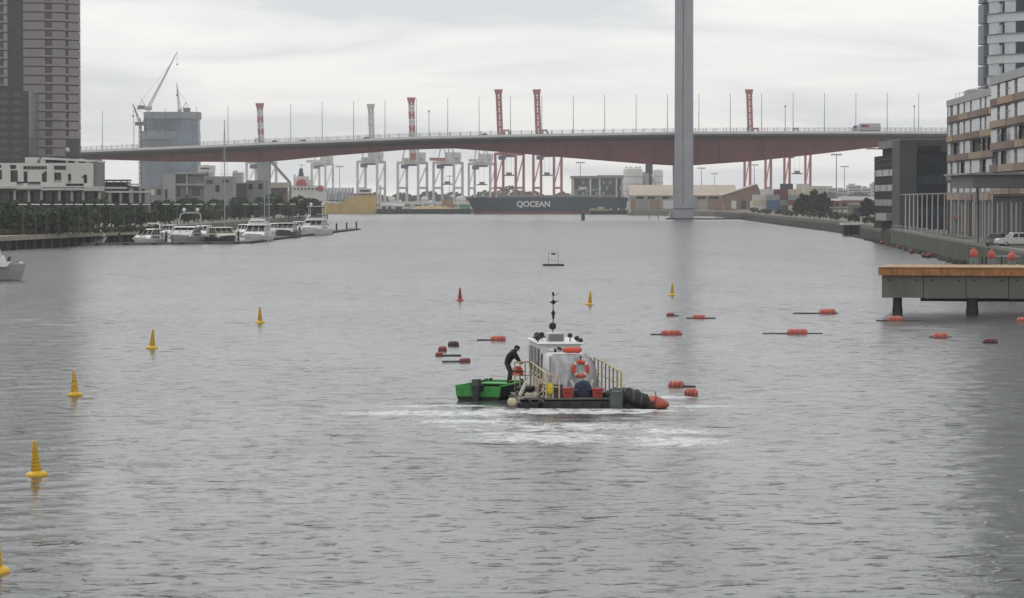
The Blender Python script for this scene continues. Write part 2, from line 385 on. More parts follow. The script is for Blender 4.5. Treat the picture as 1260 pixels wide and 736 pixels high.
def ribbon(fn, name, m):
    v = []; f = []
    for x in xs:
        sec = fn(x); v += sec
    n = len(fn(xs[0]))
    for i in range(len(xs) - 1):
        for j in range(n): k = (j + 1) % n; f.append([i * n + j, i * n + k, i * n + n + k, i * n + n + j])
    f += [list(range(n)), list(range(len(v) - 1, len(v) - n - 1, -1))]
    return MB().add(v, f).build(name, m, br, True)
def girder(x):
    X = PX(x, YD); zt = PZ(interp(top_px, x), YD); zs = PZ(interp(sof_px, x), YD + 3.5)
    return [(X, YD + 3.4, zt - 1.3), (X, YD + 4.6, zs), (X, YD + 12.5, zs), (X, YD + 14, zt - 1.3)]
def slab(x):
    X = PX(x, YD); zt = PZ(interp(top_px, x), YD)
    return [(X, YD, zt), (X, YD, zt - 1.0), (X, YD + 3.4, zt - 2.5), (X, YD + 14, zt - 2.5), (X, YD + 17.4, zt - 1.0), (X, YD + 17.4, zt)]  # dark root deepened to stand for the overhang's shade on the web
def para(x):
    X = PX(x, YD); zt = PZ(interp(top_px, x), YD)
    return [(X, YD - .1, zt - .25), (X, YD - .1, zt + .75), (X, YD + .25, zt + .75), (X, YD + .25, zt - .25)]
ribbon(girder, 'box_girder', RED); ribbon(slab, 'deck_slab', DECKG); ribbon(para, 'parapet', PARA)
def para2(x):
    X = PX(x, YD); zt = PZ(interp(top_px, x), YD)
    return [(X, YD + 17.1, zt), (X, YD + 17.1, zt + .75), (X, YD + 17.5, zt + .75), (X, YD + 17.5, zt)]
ribbon(para2, 'parapet', PARA)
q = MB()
for off in (.1, 17.3):
    pv = None
    for i in range(400):
        x = 62 + i * 3.15; X = PX(x, YD); zt = PZ(interp(top_px, x), YD) + .7
        if i % 4 == 0: q.beam((X, YD + off, zt), (X, YD + off, zt + 1.7), .2)
        if pv and i % 4 == 0:
            for dz in (.55, 1.05, 1.5): q.beam((pv[0], YD + off, pv[1] + dz), (X, YD + off, zt + dz), .07)
        if i % 4 == 0: pv = (X, zt)
q.build('railing', mat('pale_railing', (.27, .28, .29), .6), br, True)['kind'] = 'stuff'
for x, wd in ((323, 4.6), (840, 6.5)):
    X = PX(x, YD); zs = PZ(interp(sof_px, x), YD + 3.5)
    q = MB(); q.frus((X - wd / 2, X + wd / 2, YD + 5, YD + 12, -2), (X - wd / 2 - .3, X + wd / 2 + .3, YD + 4.7, YD + 12.4, zs + .3)); q.build('pier', CONC, br, True)
    q = MB(); q.box(X - wd / 2 - 1.6, X + wd / 2 + 1.6, YD + 3.4, YD + 13.6, -1, 3.2); q.build('pile_cap', CONC, br, True)
for i in range(34):
    x = 130 + i * 27.0; X = PX(x, YD); zt = PZ(interp(top_px, x), YD); zs = PZ(interp(sof_px, x), YD + 3.5)
    v = [(X + d_, YD + 3.38 + 1.2 * k_2 - .05, (zt - 2.55) + (zs - zt + 2.55) * k_2) for k_2 in (0.0, 1.0) for d_ in (-.11, .11)]
    if zt - zs > 4: MB().add(v + [(a_, b_ + .3, c_) for a_, b_, c_ in v], [[0, 1, 3, 2], [4, 6, 7, 5], [0, 4, 5, 1], [1, 5, 7, 3], [3, 7, 6, 2], [2, 6, 4, 0]]).build('casting_joint', mat('joint_dark', (.10, .045, .045), .9), br, True)
# bridge tower
bt = thing('bridge_tower', 'tall grey concrete tower standing in the river beside the bridge', 'tower', (PX(841.3, YB), YB, 0), R(-9))
TOWC = mat('tower_concrete', (.335, .345, .365), .85, var=.10, scale=.10, streak=.25, bump=.15)
q = MB(); q.frus((-3.55, 3.55, -3, 4, 4.2), (-3.35, 3.35, -2.8, 3.8, 142)); q.build('shaft', TOWC, bt)
q = MB(); q.box(-3.7, 3.7, -3.2, 4.2, .6, 4.2); q.build('base', TOWC, bt)
q = MB(); q.box(-3.9, 3.9, -3.4, 4.4, 4.2, 4.55); q.build('base_band', DARKCONC, bt)
q = MB(); q.bevbox(-7, 8, -5.5, 6.5, -1, .55, .4); q.build('fender_pad', BLACK, bt)
q = MB(); q.box(-.12, .12, -3.03, -2.9, 6, 141); q.build('ladder_line', DECKG, bt)
# lamps on the bridge
lp = thing('bridge_lamp', 'tall thin lamp post standing along the bridge parapet', 'lamp post', (0, 0, 0), 0, 'lamp posts along the bridge')
MB().tube((0, 0, 0), (0, 0, 16), .16, .09, 6).build('pole', mat('bridge_pole', (.20, .21, .22), .5), lp)
q = MB(); q.tube((0, 0, 15.7), (0, 1.6, 16.3), .09, .07, 5); q.build('arm', GREYPOLE, lp)
q = MB(); q.frus((-.2, .2, 1.2, 2.3, 16.15), (-.14, .14, 1.2, 2.2, 16.4)); q.build('lamp_head', STEEL, lp)
ltree = tree_of(lp)
lx = [1130 - 38.6 * k for k in range(27)]
for i, x in enumerate(lx):
    l = (PX(x, YD + .6), YD + .6, PZ(interp(top_px, x), YD) - .05)
    if i == 0: lp.location = l
    else: dup(lp, l, 0, tree=ltree)
sm = thing('sign_mast', 'short slim mast between the lamp posts on the bridge', 'mast', (0, 0, 0), 0, 'short masts on the bridge')
MB().tube((0, 0, 0), (0, 0, 11.5), .17, .1, 6).build('pole', GREYPOLE, sm)
MB().box(-.35, .35, -.1, .1, 10.8, 11.7).build('sensor_box', STEEL, sm)
st = tree_of(sm)
for i, x in enumerate((528, 966, 1124.5)):
    l = (PX(x, YD + 8), YD + 8, PZ(interp(top_px, x), YD) - .05)
    if i == 0: sm.location = l
    else: dup(sm, l, 0, tree=st)
# vehicles on the bridge
def wheel(parent, x, y, r, wd=.28):
    o = MB().lathe([(r * .6, -wd / 2), (r, -wd / 2 + .04), (r, wd / 2 - .04), (r * .6, wd / 2)], (x, y, r), 14, 'y').build('wheel', BLACK, parent)
    MB().lathe([(r * .2, -wd / 2 - .02), (r * .58, -wd / 2 - .01), (r * .58, wd / 2 + .01), (r * .2, wd / 2 + .02)], (x, y, r), 10, 'y').build('rim', STEEL, o)
    return o
def zdeck(x): return PZ(interp(top_px, x), YD)
tr = thing('delivery_truck', 'white box truck with purple and red marking driving over the bridge', 'truck', (PX(1065, YD + 4), YD + 4, zdeck(1065)))
TW = mat('truck_white', (.50, .50, .49), .5, var=.05)
MB().bevbox(-2.6, 6, -1.25, 1.25, 1.1, 4.0, .06).build('cargo_box', TW, tr)
MB().prism([(-5.9, .6), (-3.0, .6), (-3.0, 3.2), (-4.9, 3.2), (-5.6, 2.1), (-5.9, 1.9)], -1.15, 1.15, 'y').build('cab', TW, tr)
MB().prism([(-5.35, 2.0), (-4.0, 2.0), (-4.0, 2.95), (-4.8, 2.95)], -1.18, 1.18, 'y').build('cab_window', DARKGLASS, tr)
MB().box(-2.0, -.1, -1.29, -1.25, 2.4, 3.4).build('purple_marking', mat('purple_print', (.10, .05, .22), .5), tr)
MB().box(-.05, 1.2, -1.29, -1.25, 2.4, 3.4).build('red_marking', mat('red_print', (.5, .05, .04), .5), tr)
MB().box(-5.7, 5.9, -.5, .5, .55, 1.1).build('chassis', BLACK, tr)
for x in (-4.7, 3.2, 4.4):
    for y in (-1.05, 1.05): wheel(tr, x, y, .5)
def car_mesh(parent, col, L=4.4, Wd=1.78, Ht=1.46, suv=False):
    cm = mat('car_paint_%s' % str(col), col, .3, var=.05, spec=.6)
    h = Wd / 2; hood = .62 * Ht; z0 = .26
    prof = [(-L / 2, .45), (-L / 2 + .05, hood * .9), (-L * .22, hood), (L * .40, hood * 1.02), (L / 2 - .04, hood * .9), (L / 2, .45), (L / 2 - .1, z0), (-L / 2 + .1, z0)]
    b = MB(); b.prism(prof, -h, h, 'y'); b.build('body', cm, parent)
    c = MB(); c.frus((-L * .23, L * .38, -h * .95, h * .95, hood * .99), (-L * .08, L * .26, -h * .78, h * .78, Ht)); c.build('cabin', DARKGLASS, parent)
    c = MB(); c.frus((-L * .085, L * .265, -h * .79, h * .79, Ht - .02), (-L * .06, L * .24, -h * .72, h * .72, Ht + .04)); c.build('roof', cm, parent)
    for s in (-1, 1):
        MB().bevbox(-L / 2 - .02, -L / 2 + .12, s * h * .72 - .2, s * h * .72 + .2, .58, .76, .03).build('headlight', STEEL, parent)
        for x in (-L * .31, L * .31): wheel(parent, x, s * (h - .12), .33, .22)
for x, col, lab, c in ((337, (.10, .11, .12), 'dark grey car crossing the bridge above the slender pier', 'car'), (372, (.3, .3, .31), 'silver car crossing the bridge near the white superstructure ship', 'car'),
                       (595, (.12, .13, .15), 'charcoal car on the bridge beside a raised red crane boom', 'car'), (450, (.5, .5, .5), 'pale car on the bridge next to the white crane boom', 'car')):
    t_ = thing('car', lab, c, (PX(x, YD + 3), YD + 3, zdeck(x)), 0, 'cars on the bridge'); car_mesh(t_, col)

# ------------------------------------------------------------------ port cranes
CR_RED = mat('crane_red', (.38, .10, .105), .55, var=.12, scale=.1)
CR_WHITE = mat('crane_white', (.58, .56, .54), .55, var=.1, scale=.1, streak=.2)
CR_BLUE = mat('crane_blue', (.09, .10, .18), .6)
def sts(name, label, xpx, Y, rot, m, top, boom=None, stripe=False, spreader=True, apex=True, z0=ZF, wide=16.0, g=25.0, bx=0.0, lean=-4.5):
    t = thing(name, label, 'crane', (PX(xpx, Y), Y, z0), R(rot), 'container cranes at the docks'); hw = wide / 2; top -= z0
    for sx in (-1, 1):
        for yy in (0, g):
            q = MB(); q.beam((sx * hw, yy, 1.2), (sx * hw, yy, top), 1.7, 1.5); q.build('leg', m, t)
            MB().bevbox(sx * hw - 2.6, sx * hw + 2.6, yy - .7, yy + .7, 0, 1.4, .25).build('bogie', BLACK, t)
    for sx in (-1, 1):
        MB().beam((sx * hw, 0, 14), (sx * hw, g, 14), 1.3, 1.6).build('portal_beam', m, t)
        MB().beam((sx * hw, 0, 15), (sx * hw, g, top - 2), .75).build('diagonal_brace', m, t)
    for yy in (0, g):
        MB().beam((-hw, yy, top - .8), (hw, yy, top - .8), 1.6, 2.0).build('cross_beam', m, t)
        MB().beam((-hw, yy, 3), (hw, yy, 3), 1.1, 1.3).build('sill_beam', m, t)
    for sx in (-.28, .28):
        MB().beam((sx * wide * .55, -6, top + 1.6), (sx * wide * .55, g + 14, top + 1.6), 1.2, 2.6).build('girder', m, t)
    MB().bevbox(-5, 5, g - 4, g + 8, top + 3, top + 7.5, .3).build('machine_house', m if not stripe else CR_WHITE, t)
    q = MB(); q.bevbox(-6.5, -2, 3, 9, top - 5.2, top - 2, .3); q.build('operator_cab', CR_BLUE, t)
    MB().bevbox(-5, 4.2, 8, 14, top - 3.2, top - .4, .3).build('trolley', CR_BLUE, t)
    if apex:
        q = MB()
        for sx in (-1, 1): q.beam((sx * 5, 1, top), (sx * 1.6, 3, top + 17), .9); q.beam((sx * 4.4, g, top + 2), (sx * 1.6, 3, top + 17), .6)
        q.beam((-2.2, 3, top + 17), (2.2, 3, top + 17), 1.2); q.build('apex_frame', m, t)
    if boom:
        q = MB(); q2 = MB(); hb = boom - z0; z = top + 1.5; n = 9; by = -4; lx_ = lean
        def at(k): return Vector((bx + lx_ * k, by - 5 * k, z + (hb - z) * k))
        for sx in (-1.35, 1.35):
            for k in range(n):
                (q if (k % 2 == 0 or not stripe) else q2).beam(at(k / n) + Vector((sx, 0, 0)), at((k + 1) / n) + Vector((sx, 0, 0)), 1.65, 1.8)
        for k in range(n):
            d = q if (k % 2 == 0 or not stripe) else q2
            d.beam(at(k / n) + Vector((-1.5, 0, 0)), at(k / n) + Vector((1.5, 0, 0)), .7)
            a_, c_ = (-1.5, 1.5) if k % 2 else (1.5, -1.5)
            d.beam(at(k / n) + Vector((a_, 0, 0)), at((k + 1) / n) + Vector((c_, 0, 0)), .8)
        q.build('boom', CR_RED if stripe else m, t)
        if stripe: q2.build('white_boom_bands', CR_WHITE, t)
        e_ = at(1); MB().frus((e_.x - 2.3, e_.x + 2.3, e_.y - 1.5, e_.y + 1.5, e_.z - 3.2), (e_.x - 2.9, e_.x + 2.9, e_.y - 2, e_.y + 2, e_.z + .3)).build('boom_tip', CR_RED if stripe else m, t)
        MB().bevbox(bx - 1, bx + 4.5, -6, -2, top + 8, top + 13.5, .3).build('boom_hinge', m, t)
    else:
        MB().beam((-2.4, -30, top + 1.6), (-2.4, -6, top + 1.6), 1.0, 2.2).beam((2.4, -30, top + 1.6), (2.4, -6, top + 1.6), 1.0, 2.2).beam((-2.4, -30, top + 1.6), (2.4, -30, top + 1.6), 1, 2).build('boom', m if not stripe else CR_RED, t)
        q = MB(); q.tube((-1.6, 3, top + 17), (-2.2, -26, top + 2.5), .16, n=5); q.tube((1.6, 3, top + 17), (2.2, -26, top + 2.5), .16, n=5); q.build('forestay', m, t)
    if spreader:
        zs = top - 17; q = MB()
        q.beam((-4.2, 11, zs), (4.2, 11, zs), 1.4, .9); q.box(-2, 2, 10, 12, zs + .4, zs + 2.2); q.build('spreader', mat('spreader_dark', (.10, .10, .11), .6), t)
        q = MB()
        for sx in (-1.8, 1.8): q.tube((sx, 11, zs + 2), (sx, 11, top - 2), .07, n=4)
        q.build('hoist_cable', BLACK, t)
    return t
YC = 2400
sts('container_crane', 'red container crane with its boom raised, over the bow of the blue ship', 622, YC, -14, CR_RED, PZ(188, YC), boom=PZ(111, YC), bx=-2.6, lean=-.6)
sts('container_crane', 'red container crane with its boom raised, over the lettering of the blue ship', 669, YC, -14, CR_RED, PZ(188, YC), boom=PZ(111, YC), bx=-2.6, lean=-.6)
sts('container_crane', 'red container crane with raised boom behind the long tan warehouse', 929, YC, -14, CR_RED, PZ(186, YC), boom=PZ(111, YC), bx=-2.6, lean=-.6, spreader=False)
sts('container_crane', 'red container crane with lowered boom behind the container stacks', 978, YC, -14, CR_RED, PZ(186, YC), apex=True)
sts('container_crane', 'white container crane with red-banded raised boom behind the black barge', 502, YC, -14, CR_WHITE, PZ(199, YC), boom=PZ(121, YC), stripe=True, spreader=False, bx=5.2, lean=0)
sts('container_crane', 'white container crane with lowered red boom behind the sand heap', 546, YC, -14, CR_WHITE, PZ(199, YC), stripe=True)
sts('container_crane', 'pale container crane with lowered boom half behind the red crane at the bow', 590, YC + 80, -10, CR_WHITE, PZ(199, YC), wide=17)
sts('container_crane', 'white container crane with slim pale boom above the tan hull', 452, YC + 100, -12, CR_WHITE, PZ(196, YC), boom=PZ(129, YC + 100), spreader=False, bx=5.2, lean=0)
sts('container_crane', 'white container crane with red-banded raised boom behind the slender bridge pier', 316, YC, -12, CR_WHITE, PZ(199, YC), boom=PZ(128, YC), stripe=True, spreader=False, bx=5.2, lean=0)
sts('container_crane', 'faint white container crane far behind the ship with red discs', 392, YC + 700, -14, CR_WHITE, PZ(201, YC + 700), spreader=False, apex=True, wide=14)

# ------------------------------------------------------------------ vessels and wharves on the far shore
YS = 1745
def pbox(mb, x0, x1, y0, y1, Y, dep):        # box whose front face spans these photograph pixels at distance Y
    return mb.box(PX(x0, Y), PX(x1, Y), Y, Y + dep, PZ(y1, Y), PZ(y0, Y))
NAVY = mat('navy_hull', (.035, .05, .075), .5, var=.2, scale=.08, streak=.3, dirt=(.07, .06, .05))
BOOT = mat('red_boot_topping', (.19, .06, .055), .6, var=.2, scale=.1)
sh = thing('cargo_ship', 'long dark blue cargo ship with white OCEAN lettering along its hull', 'ship', (PX(670, YS), YS, 0))
zt_ = PZ(243, YS)
def hull_loft(mb, st_, zl, zh, wl, wh):  # stations (X at zl, X at zh, half breadth low, half breadth high)
    v = []; f = []
    for (xl, xh, bl, bh) in st_:
        v += [(xl, YS + 8 - bl, zl), (xl, YS + 8 + bl, zl), (xh, YS + 8 + bh, zh), (xh, YS + 8 - bh, zh)]
    for i in range(len(st_) - 1):
        a, b = i * 4, i * 4 + 4
        for j in range(4): k = (j + 1) % 4; f.append([a + j, b + j, b + k, a + k])
    n = len(v); f += [[3, 2, 1, 0], [n - 4, n - 3, n - 2, n - 1]]
    return mb.add(v, f)
X0, X1 = PX(577, YS), PX(773, YS)
hull_loft(MB(), [(X0 + 3, X0 - 1.5, .3, .6), (X0 + 8, X0 + 4, 4, 5.5), (X0 + 18, X0 + 15, 7.5, 8), (X1 - 8, X1 - 8, 7.8, 8), (X1 - 1.5, X1, 6, 7)], 1.3, zt_, 0, 0).build('hull', NAVY, sh, True)
hull_loft(MB(), [(X0 + 1.5, X0 + 3, .3, .35), (X0 + 8, X0 + 8, 4, 4.1), (X0 + 18, X0 + 18, 7.5, 7.55), (X1 - 8, X1 - 8, 7.8, 7.85), (X1 - 2, X1 - 1.5, 6, 6.05)], -1.5, 1.3, 0, 0).build('boot_topping', BOOT, sh, True)
q = MB(); q.box(X0 + 4, X1 - 1, YS + .4, YS + .7, zt_ + .9, zt_ + 1.02)
for i in range(60): x = X0 + 4 + i * (X1 - X0 - 6) / 59; q.box(x, x + .1, YS + .4, YS + .55, zt_, zt_ + .95)
q.build('deck_railing', STEEL, sh, True)
for i in range(8):
    x = X0 + 16 + i * 8.2; q = MB(); q.bevbox(x, x + 7, YS + 3, YS + 13, zt_ - .2, zt_ + 1.3, .2); q.build('hatch_cover', mat('hatch_grey', (.17, .17, .16), .7), sh, True)
def text(name, s, m, parent, loc, size, rot, extr=.02, bold=.0, world=True):
    c = bpy.data.curves.new(name, 'FONT'); c.body = s; c.size = size; c.extrude = extr; c.offset = bold; c.align_x = 'CENTER'; c.align_y = 'CENTER'
    o = bpy.data.objects.new(name, c); S.collection.objects.link(o)
    dg = bpy.context.evaluated_depsgraph_get(); me = bpy.data.meshes.new_from_object(o.evaluated_get(dg)); bpy.data.objects.remove(o)
    me.materials.clear(); me.materials.append(m); o = bpy.data.objects.new(name, me); S.collection.objects.link(o)
    o.parent = parent; o.location = Vector(loc) - (parent.location if world else Vector()); o.rotation_euler = rot; return o
text('hull_lettering', 'QOCEAN', mat('letter_white', (.7, .7, .68), .6, var=.05), sh, (PX(656.5, YS), YS - .12, PZ(251.5, YS)), 4.3, (R(90), 0, 0), .06, .13)
for x in (704, 722):
    q = MB(); a = Vector((PX(x, YS), YS + 6, zt_)); q.tube(a, a + Vector((0, 0, 3.4)), .5, .4); q.tube(a + Vector((0, 0, 3.3)), a + Vector((7, 0, 4.6)), .25); q.build('deck_crane', STEEL, sh, True)

TAN = mat('tan_hull', (.50, .36, .13), .7, var=.2, scale=.12, streak=.4, dirt=(.20, .12, .06))
dr = thing('hopper_barge', 'tan hopper barge with stepped bow moored past the marina', 'barge', (PX(432, YS), YS, 0))
a = [(398, 263), (462, 263), (463, 239), (440, 240.5), (428, 243.5), (421, 250), (398, 250)]
MB().prism([(PX(x, YS), PZ(y, YS) if y < 262 else -1.0) for x, y in a], YS, YS + 11, 'y').build('hull', TAN, dr, True)
pbox(MB(), 441, 457, 232, 240.3, YS + 3, 6).build('deckhouse', WHITE, dr, True)
pbox(MB(), 443, 455, 233.5, 236, YS + 2.9, .2).build('deckhouse_window', DARKGLASS, dr, True)
pbox(MB(), 430, 462, 238.2, 239.4, YS - .3, 11.6).build('bulwark_rail', mat('rust_rail', (.22, .11, .06), .8), dr, True)
q = MB(); q.tube((PX(467.5, YS), YS + 4, 1), (PX(467.5, YS), YS + 4, PZ(228, YS)), .7, .6, 8); q.build('spud_pole', WHITEP, dr, True)

bb = thing('deck_barge', 'flat black deck barge carrying sheds and a sand heap behind the bridge', 'barge', (PX(520, YS), YS, 0))
pbox(MB(), 463.5, 579, 258, 265, YS, 12).build('hull', BLACK, bb, True)
pbox(MB(), 463.5, 579, 257.3, 258, YS - .2, 12.3).build('deck_edge', TIMB, bb, True)
for x in range(468, 579, 11): q = MB(); c_ = (PX(x, YS), YS - .35, PZ(260.5, YS)); q.lathe([(.35, -.25), (.75, -.25), (.75, .25), (.35, .25)], c_, 10, 'y'); q.build('tyre_fender', BLACK, bb, True)
sd_ = MB(); rnd = random.Random(5); g_ = []
for i in range(25):
    for j in range(7):
        x = PX(506 + i * 2.2, YS); h = 2.2 * max(0, math.sin(math.pi * i / 24)) ** .6 * math.sin(math.pi * j / 6) * rnd.uniform(.75, 1.1)
        g_.append((x, YS + 2 + j * 1.4, PZ(257.4, YS) + h))
sd_.add(g_, [[i * 7 + j, i * 7 + 7 + j, i * 7 + 8 + j, i * 7 + j + 1] for i in range(24) for j in range(6)], True)
tag(sd_.build('sand_heap', mat('sand', (.42, .30, .18), .95, var=.2, scale=.5)), 'orange-brown sand heap lying on the flat black barge', 'sand heap')
def container_mesh(m):
    q = MB(); q.box(-3.03, 3.03, 0, 2.4, .08, 2.55)
    for i in range(11): x = -2.75 + i * .55; q.box(x - .12, x + .12, -.05, 0, .2, 2.4)
    for x in (-3.05, 2.93):
        q.box(x, x + .12, -.07, 2.45, 0, 2.6)
    q.box(-3.05, 3.05, -.06, 2.46, 2.5, 2.6); q.box(-3.05, 3.05, -.06, 2.46, 0, .12); return q.mesh('container', m)
CCOL = {'white': (.60, .59, .56), 'blue': (.06, .12, .25), 'maroon': (.20, .04, .045), 'grey': (.30, .31, .31), 'green': (.12, .30, .17), 'tan': (.38, .22, .13), 'cream': (.55, .49, .36), 'navy': (.05, .06, .09)}
CM = {k: container_mesh(mat('container_' + k, v, .6, var=.12, scale=.4, streak=.3)) for k, v in CCOL.items()}
def container(x, y, Y, col, label, group=None, rz=0, sc=1.0):
    o = bpy.data.objects.new('container', CM[col]); S.collection.objects.link(o); o.location = (PX(x, Y), Y, PZ(y, Y)); o.rotation_euler.z = rz; o.scale = (sc, sc, sc)
    return tag(o, label, 'container', group)
zb = 257.5
container(572, zb, YS + 3, 'green', 'green container at the end of the black barge by the blue bow')
container(552, zb, YS + 6, 'tan', 'tan container standing behind the sand heap on the barge')
container(551, zb - 5.9, YS + 6, 'tan', 'second tan container stacked on the tan one behind the sand')
def shed(x0, x1, y0, y1, Y, dep, wm_, rm, label, name='shed', roofh=1.4, doors=2, cat='shed'):
    t = thing(name, label, cat, (PX((x0 + x1) / 2, Y), Y, PZ(y1, Y)))
    a, b, z0, z1 = PX(x0, Y), PX(x1, Y), PZ(y1, Y), PZ(y0, Y)
    MB().box(a, b, Y, Y + dep, z0, z1).build('wall', wm_, t, True)
    MB().prism([(Y - .3, z1), (Y + dep + .3, z1), (Y + dep / 2, z1 + roofh)], a - .3, b + .3, 'x').build('roof', rm, t, True)
    for i in range(doors):
        x = a + (b - a) * (i + .5) / doors; wd = (b - a) / doors * .3
        MB().box(x - wd, x + wd, Y - .06, Y, z0, z0 + (z1 - z0) * .75).build('door', DARKGLASS, t, True)
    return t
ROOFG = mat('pale_tin_roof', (.44, .43, .41), .6, var=.1, scale=.2)
ROOFT = mat('tan_tin_roof', (.43, .36, .29), .7, var=.10, scale=.06, streak=.2)
shed(469, 483, 253, zb, YS + 4, 4, WHITEP, ROOFG, 'small white shed by the spud pole on the black barge')
shed(484, 497, 253.5, zb, YS + 4, 4, WHITEP, ROOFG, 'small white shed next to the sand heap on the barge', doors=1)
def tank(name, x0, x1, y0, y1, Y, m, label, dome=True, cat='tank', rings=3):
    xc, r = PX((x0 + x1) / 2, Y), (PX(x1, Y) - PX(x0, Y)) / 2; z0, z1 = PZ(y1, Y), PZ(y0, Y)
    t = thing(name, label, cat, (xc, Y + r, z0)); h = z1 - z0
    MB().lathe([(r, 0), (r, h * .97)] + ([(r * .9, h), (.1, h + r * .12)] if not dome else [(r * .85, h + r * .2), (.1, h + r * .4)]), n=20).build('shell', m, t)
    for k in range(rings):
        z = h * (k + 1) / (rings + 1); MB().lathe([(r + .01, z - .12), (r + .15, z - .12), (r + .15, z + .12), (r + .01, z + .12)], n=20).build('ring', STEEL, t)
    q = MB(); q.beam((-r - .25, -.3, 0), (-r - .25, -.3, h), .1); q.beam((-r - .25, .3, 0), (-r - .25, .3, h), .1); q.build('ladder', STEEL, t); return t
tank('dome_tank', 478, 486, 243.5, 250, 1900, WHITEP, 'small white domed tank behind the white crane legs', rings=1)
tank('dome_tank', 518, 527, 243.5, 250, 1900, WHITEP, 'white domed tank between the two white cranes', rings=1)
tank('dome_tank', 561, 573, 243.5, 250, 1900, WHITEP, 'broad white domed tank near the blue ship bow', rings=1)

# white ship end-on with red discs
YW = 1880
ws = thing('tanker_ship', 'white ship seen end-on with red discs and dark blue funnel', 'ship', (PX(372, YW), YW, 0))
WSM = mat('ship_white', (.60, .57, .54), .6, var=.1, scale=.15, streak=.35, dirt=(.38, .28, .22))
for x0, x1, y0, y1, d0, nm in ((353, 400, 236, 262, 0, 'hull'), (355, 397, 229, 236, 1, 'upper_deck'), (361, 383, 222, 229.2, 2, 'bridge_house'), (364.5, 379, 217, 222.2, 3, 'wheelhouse')):
    pbox(MB(), x0, x1, y0, y1, YW + d0, 14 - d0).build(nm, WSM, ws, True)
for y0 in (236, 229, 222): pbox(MB(), 354 if y0 > 225 else 360, 399 if y0 > 225 else 384, y0 - .9, y0 - .5, YW - .2, .2).build('deck_rail', STEEL, ws, True)
for i in range(9): pbox(MB(), 357 + i * 4.4, 359.3 + i * 4.4, 231.5, 233.7, YW + .85, .2).build('window', DARKGLASS, ws, True)
RD = mat('red_disc_paint', (.42, .05, .06), .6)
for x, y, r, YY in ((371, 226.5, 6.2, YW + 1.6), (394.5, 232.5, 4.0, YW + .7)):
    rr = r * YW / F; MB().lathe([(.01, -.06), (rr, -.06), (rr, .06), (.01, .06)], (PX(x, YY), YY - .5, PZ(y, YY)), 18, 'y').build('red_disc', RD, ws, True)
xf, zf = PX(370.5, YW + 5), PZ(218, YW)
MB().frus((xf - 1.7, xf + 1.7, YW + 4, YW + 7, zf), (xf - .9, xf + .9, YW + 4.4, YW + 6.6, zf + 5.2)).build('funnel', mat('funnel_blue', (.03, .04, .09), .5), ws, True)
q = MB(); q.tube((xf, YW + 9, zf), (xf, YW + 9, PZ(202, YW)), .25, .15); q.beam((xf - 2.4, YW + 9, PZ(203, YW)), (xf + 2.4, YW + 9, PZ(203, YW)), .25); q.build('mast', STEEL, ws, True)
for x in (362.5, 384): pbox(MB(), x - 1.2, x + 1.2, 215, 230, YW + 6, 2).build('vent', WSM, ws, True)

# glass-fronted port building, tanks, silo tower
YG = 1860
gb = thing('terminal_building', 'low grey-green glass terminal building with white columns above the ship', 'building', (PX(735, YG), YG, ZF))
GG = mat('green_grey_glass', (.085, .105, .10), .25, var=.35, scale=.15)
pbox(MB(), 704, 767, 219, 252, YG + 1.2, 24).build('glass_wall', GG, gb, True)
pbox(MB(), 702.5, 736, 216.5, 219.5, YG - .6, 27).build('roof', mat('grey_roof', (.24, .245, .24), .7), gb, True)
pbox(MB(), 736, 768.5, 215.6, 219.2, YG - .6, 27).build('roof', mat('grey_roof', (.2, .2, .2), .7), gb, True)
for x in (705.5, 726.5, 738, 758.5, 765.5): pbox(MB(), x - .9, x + .9, 219.3, 250, YG + .1, .9).build('column', WHITEP, gb, True)
for i in range(14):
    x = 707.5 + i * 4.2
    for y in (222, 229, 236):
        if (i * 7 + y) % 3: pbox(MB(), x, x + 3.2, y, y + 5.2, YG + 1.0, .2).build('window', TINT if (i + y) % 2 else mat('pale_blind', (.25, .27, .26), .5), gb, True)
pbox(MB(), 713, 721, 230, 233, YG + .8, .3).build('sign_board', WHITEP, gb, True)
SILO = mat('silo_white', (.60, .585, .56), .7, var=.06, scale=.1, streak=.15)
tank('storage_silo', 768, 791, 207.5, 245, 1840, SILO, 'broad white storage silo beside the glass terminal building', dome=False)
tank('storage_silo', 789, 799.5, 212, 245, 1850, mat('silo_grey', (.33, .33, .34), .7), 'narrow grey silo tucked beside the broad white silo', dome=False)
tank('storage_silo', 804, 816, 209, 240, 1900, SILO, 'pale silo standing behind the dark elevator tower', dome=False)
et = thing('elevator_tower', 'dark elevator tower rising among the pale silos', 'tower', (PX(798.5, 1830), 1830, ZF))
pbox(MB(), 794.5, 803, 202, 213, 1830, 5).build('head_house', mat('dark_cladding', (.05, .05, .065), .6), et, True)
pbox(MB(), 798.5, 803, 213, 245, 1830.6, 3.5).build('shaft', mat('dark_cladding2', (.08, .07, .085), .6), et, True)
q = MB(); q.beam((PX(801, 1830), 1829.8, PZ(214, 1830)), (PX(808, 1830), 1829.8, PZ(232, 1830)), .9); q.build('chute', ROOFT, et, True)
q = MB()
for x in (770, 776, 783, 787): pbox(q, x, x + 1, 204.5, 207, 1846, 1)
pbox(q, 769, 789, 206.2, 206.8, 1846, 1.4); tag(q.build('silo_walkway', STEEL), 'steel walkway on top of the broad white silo', 'walkway')

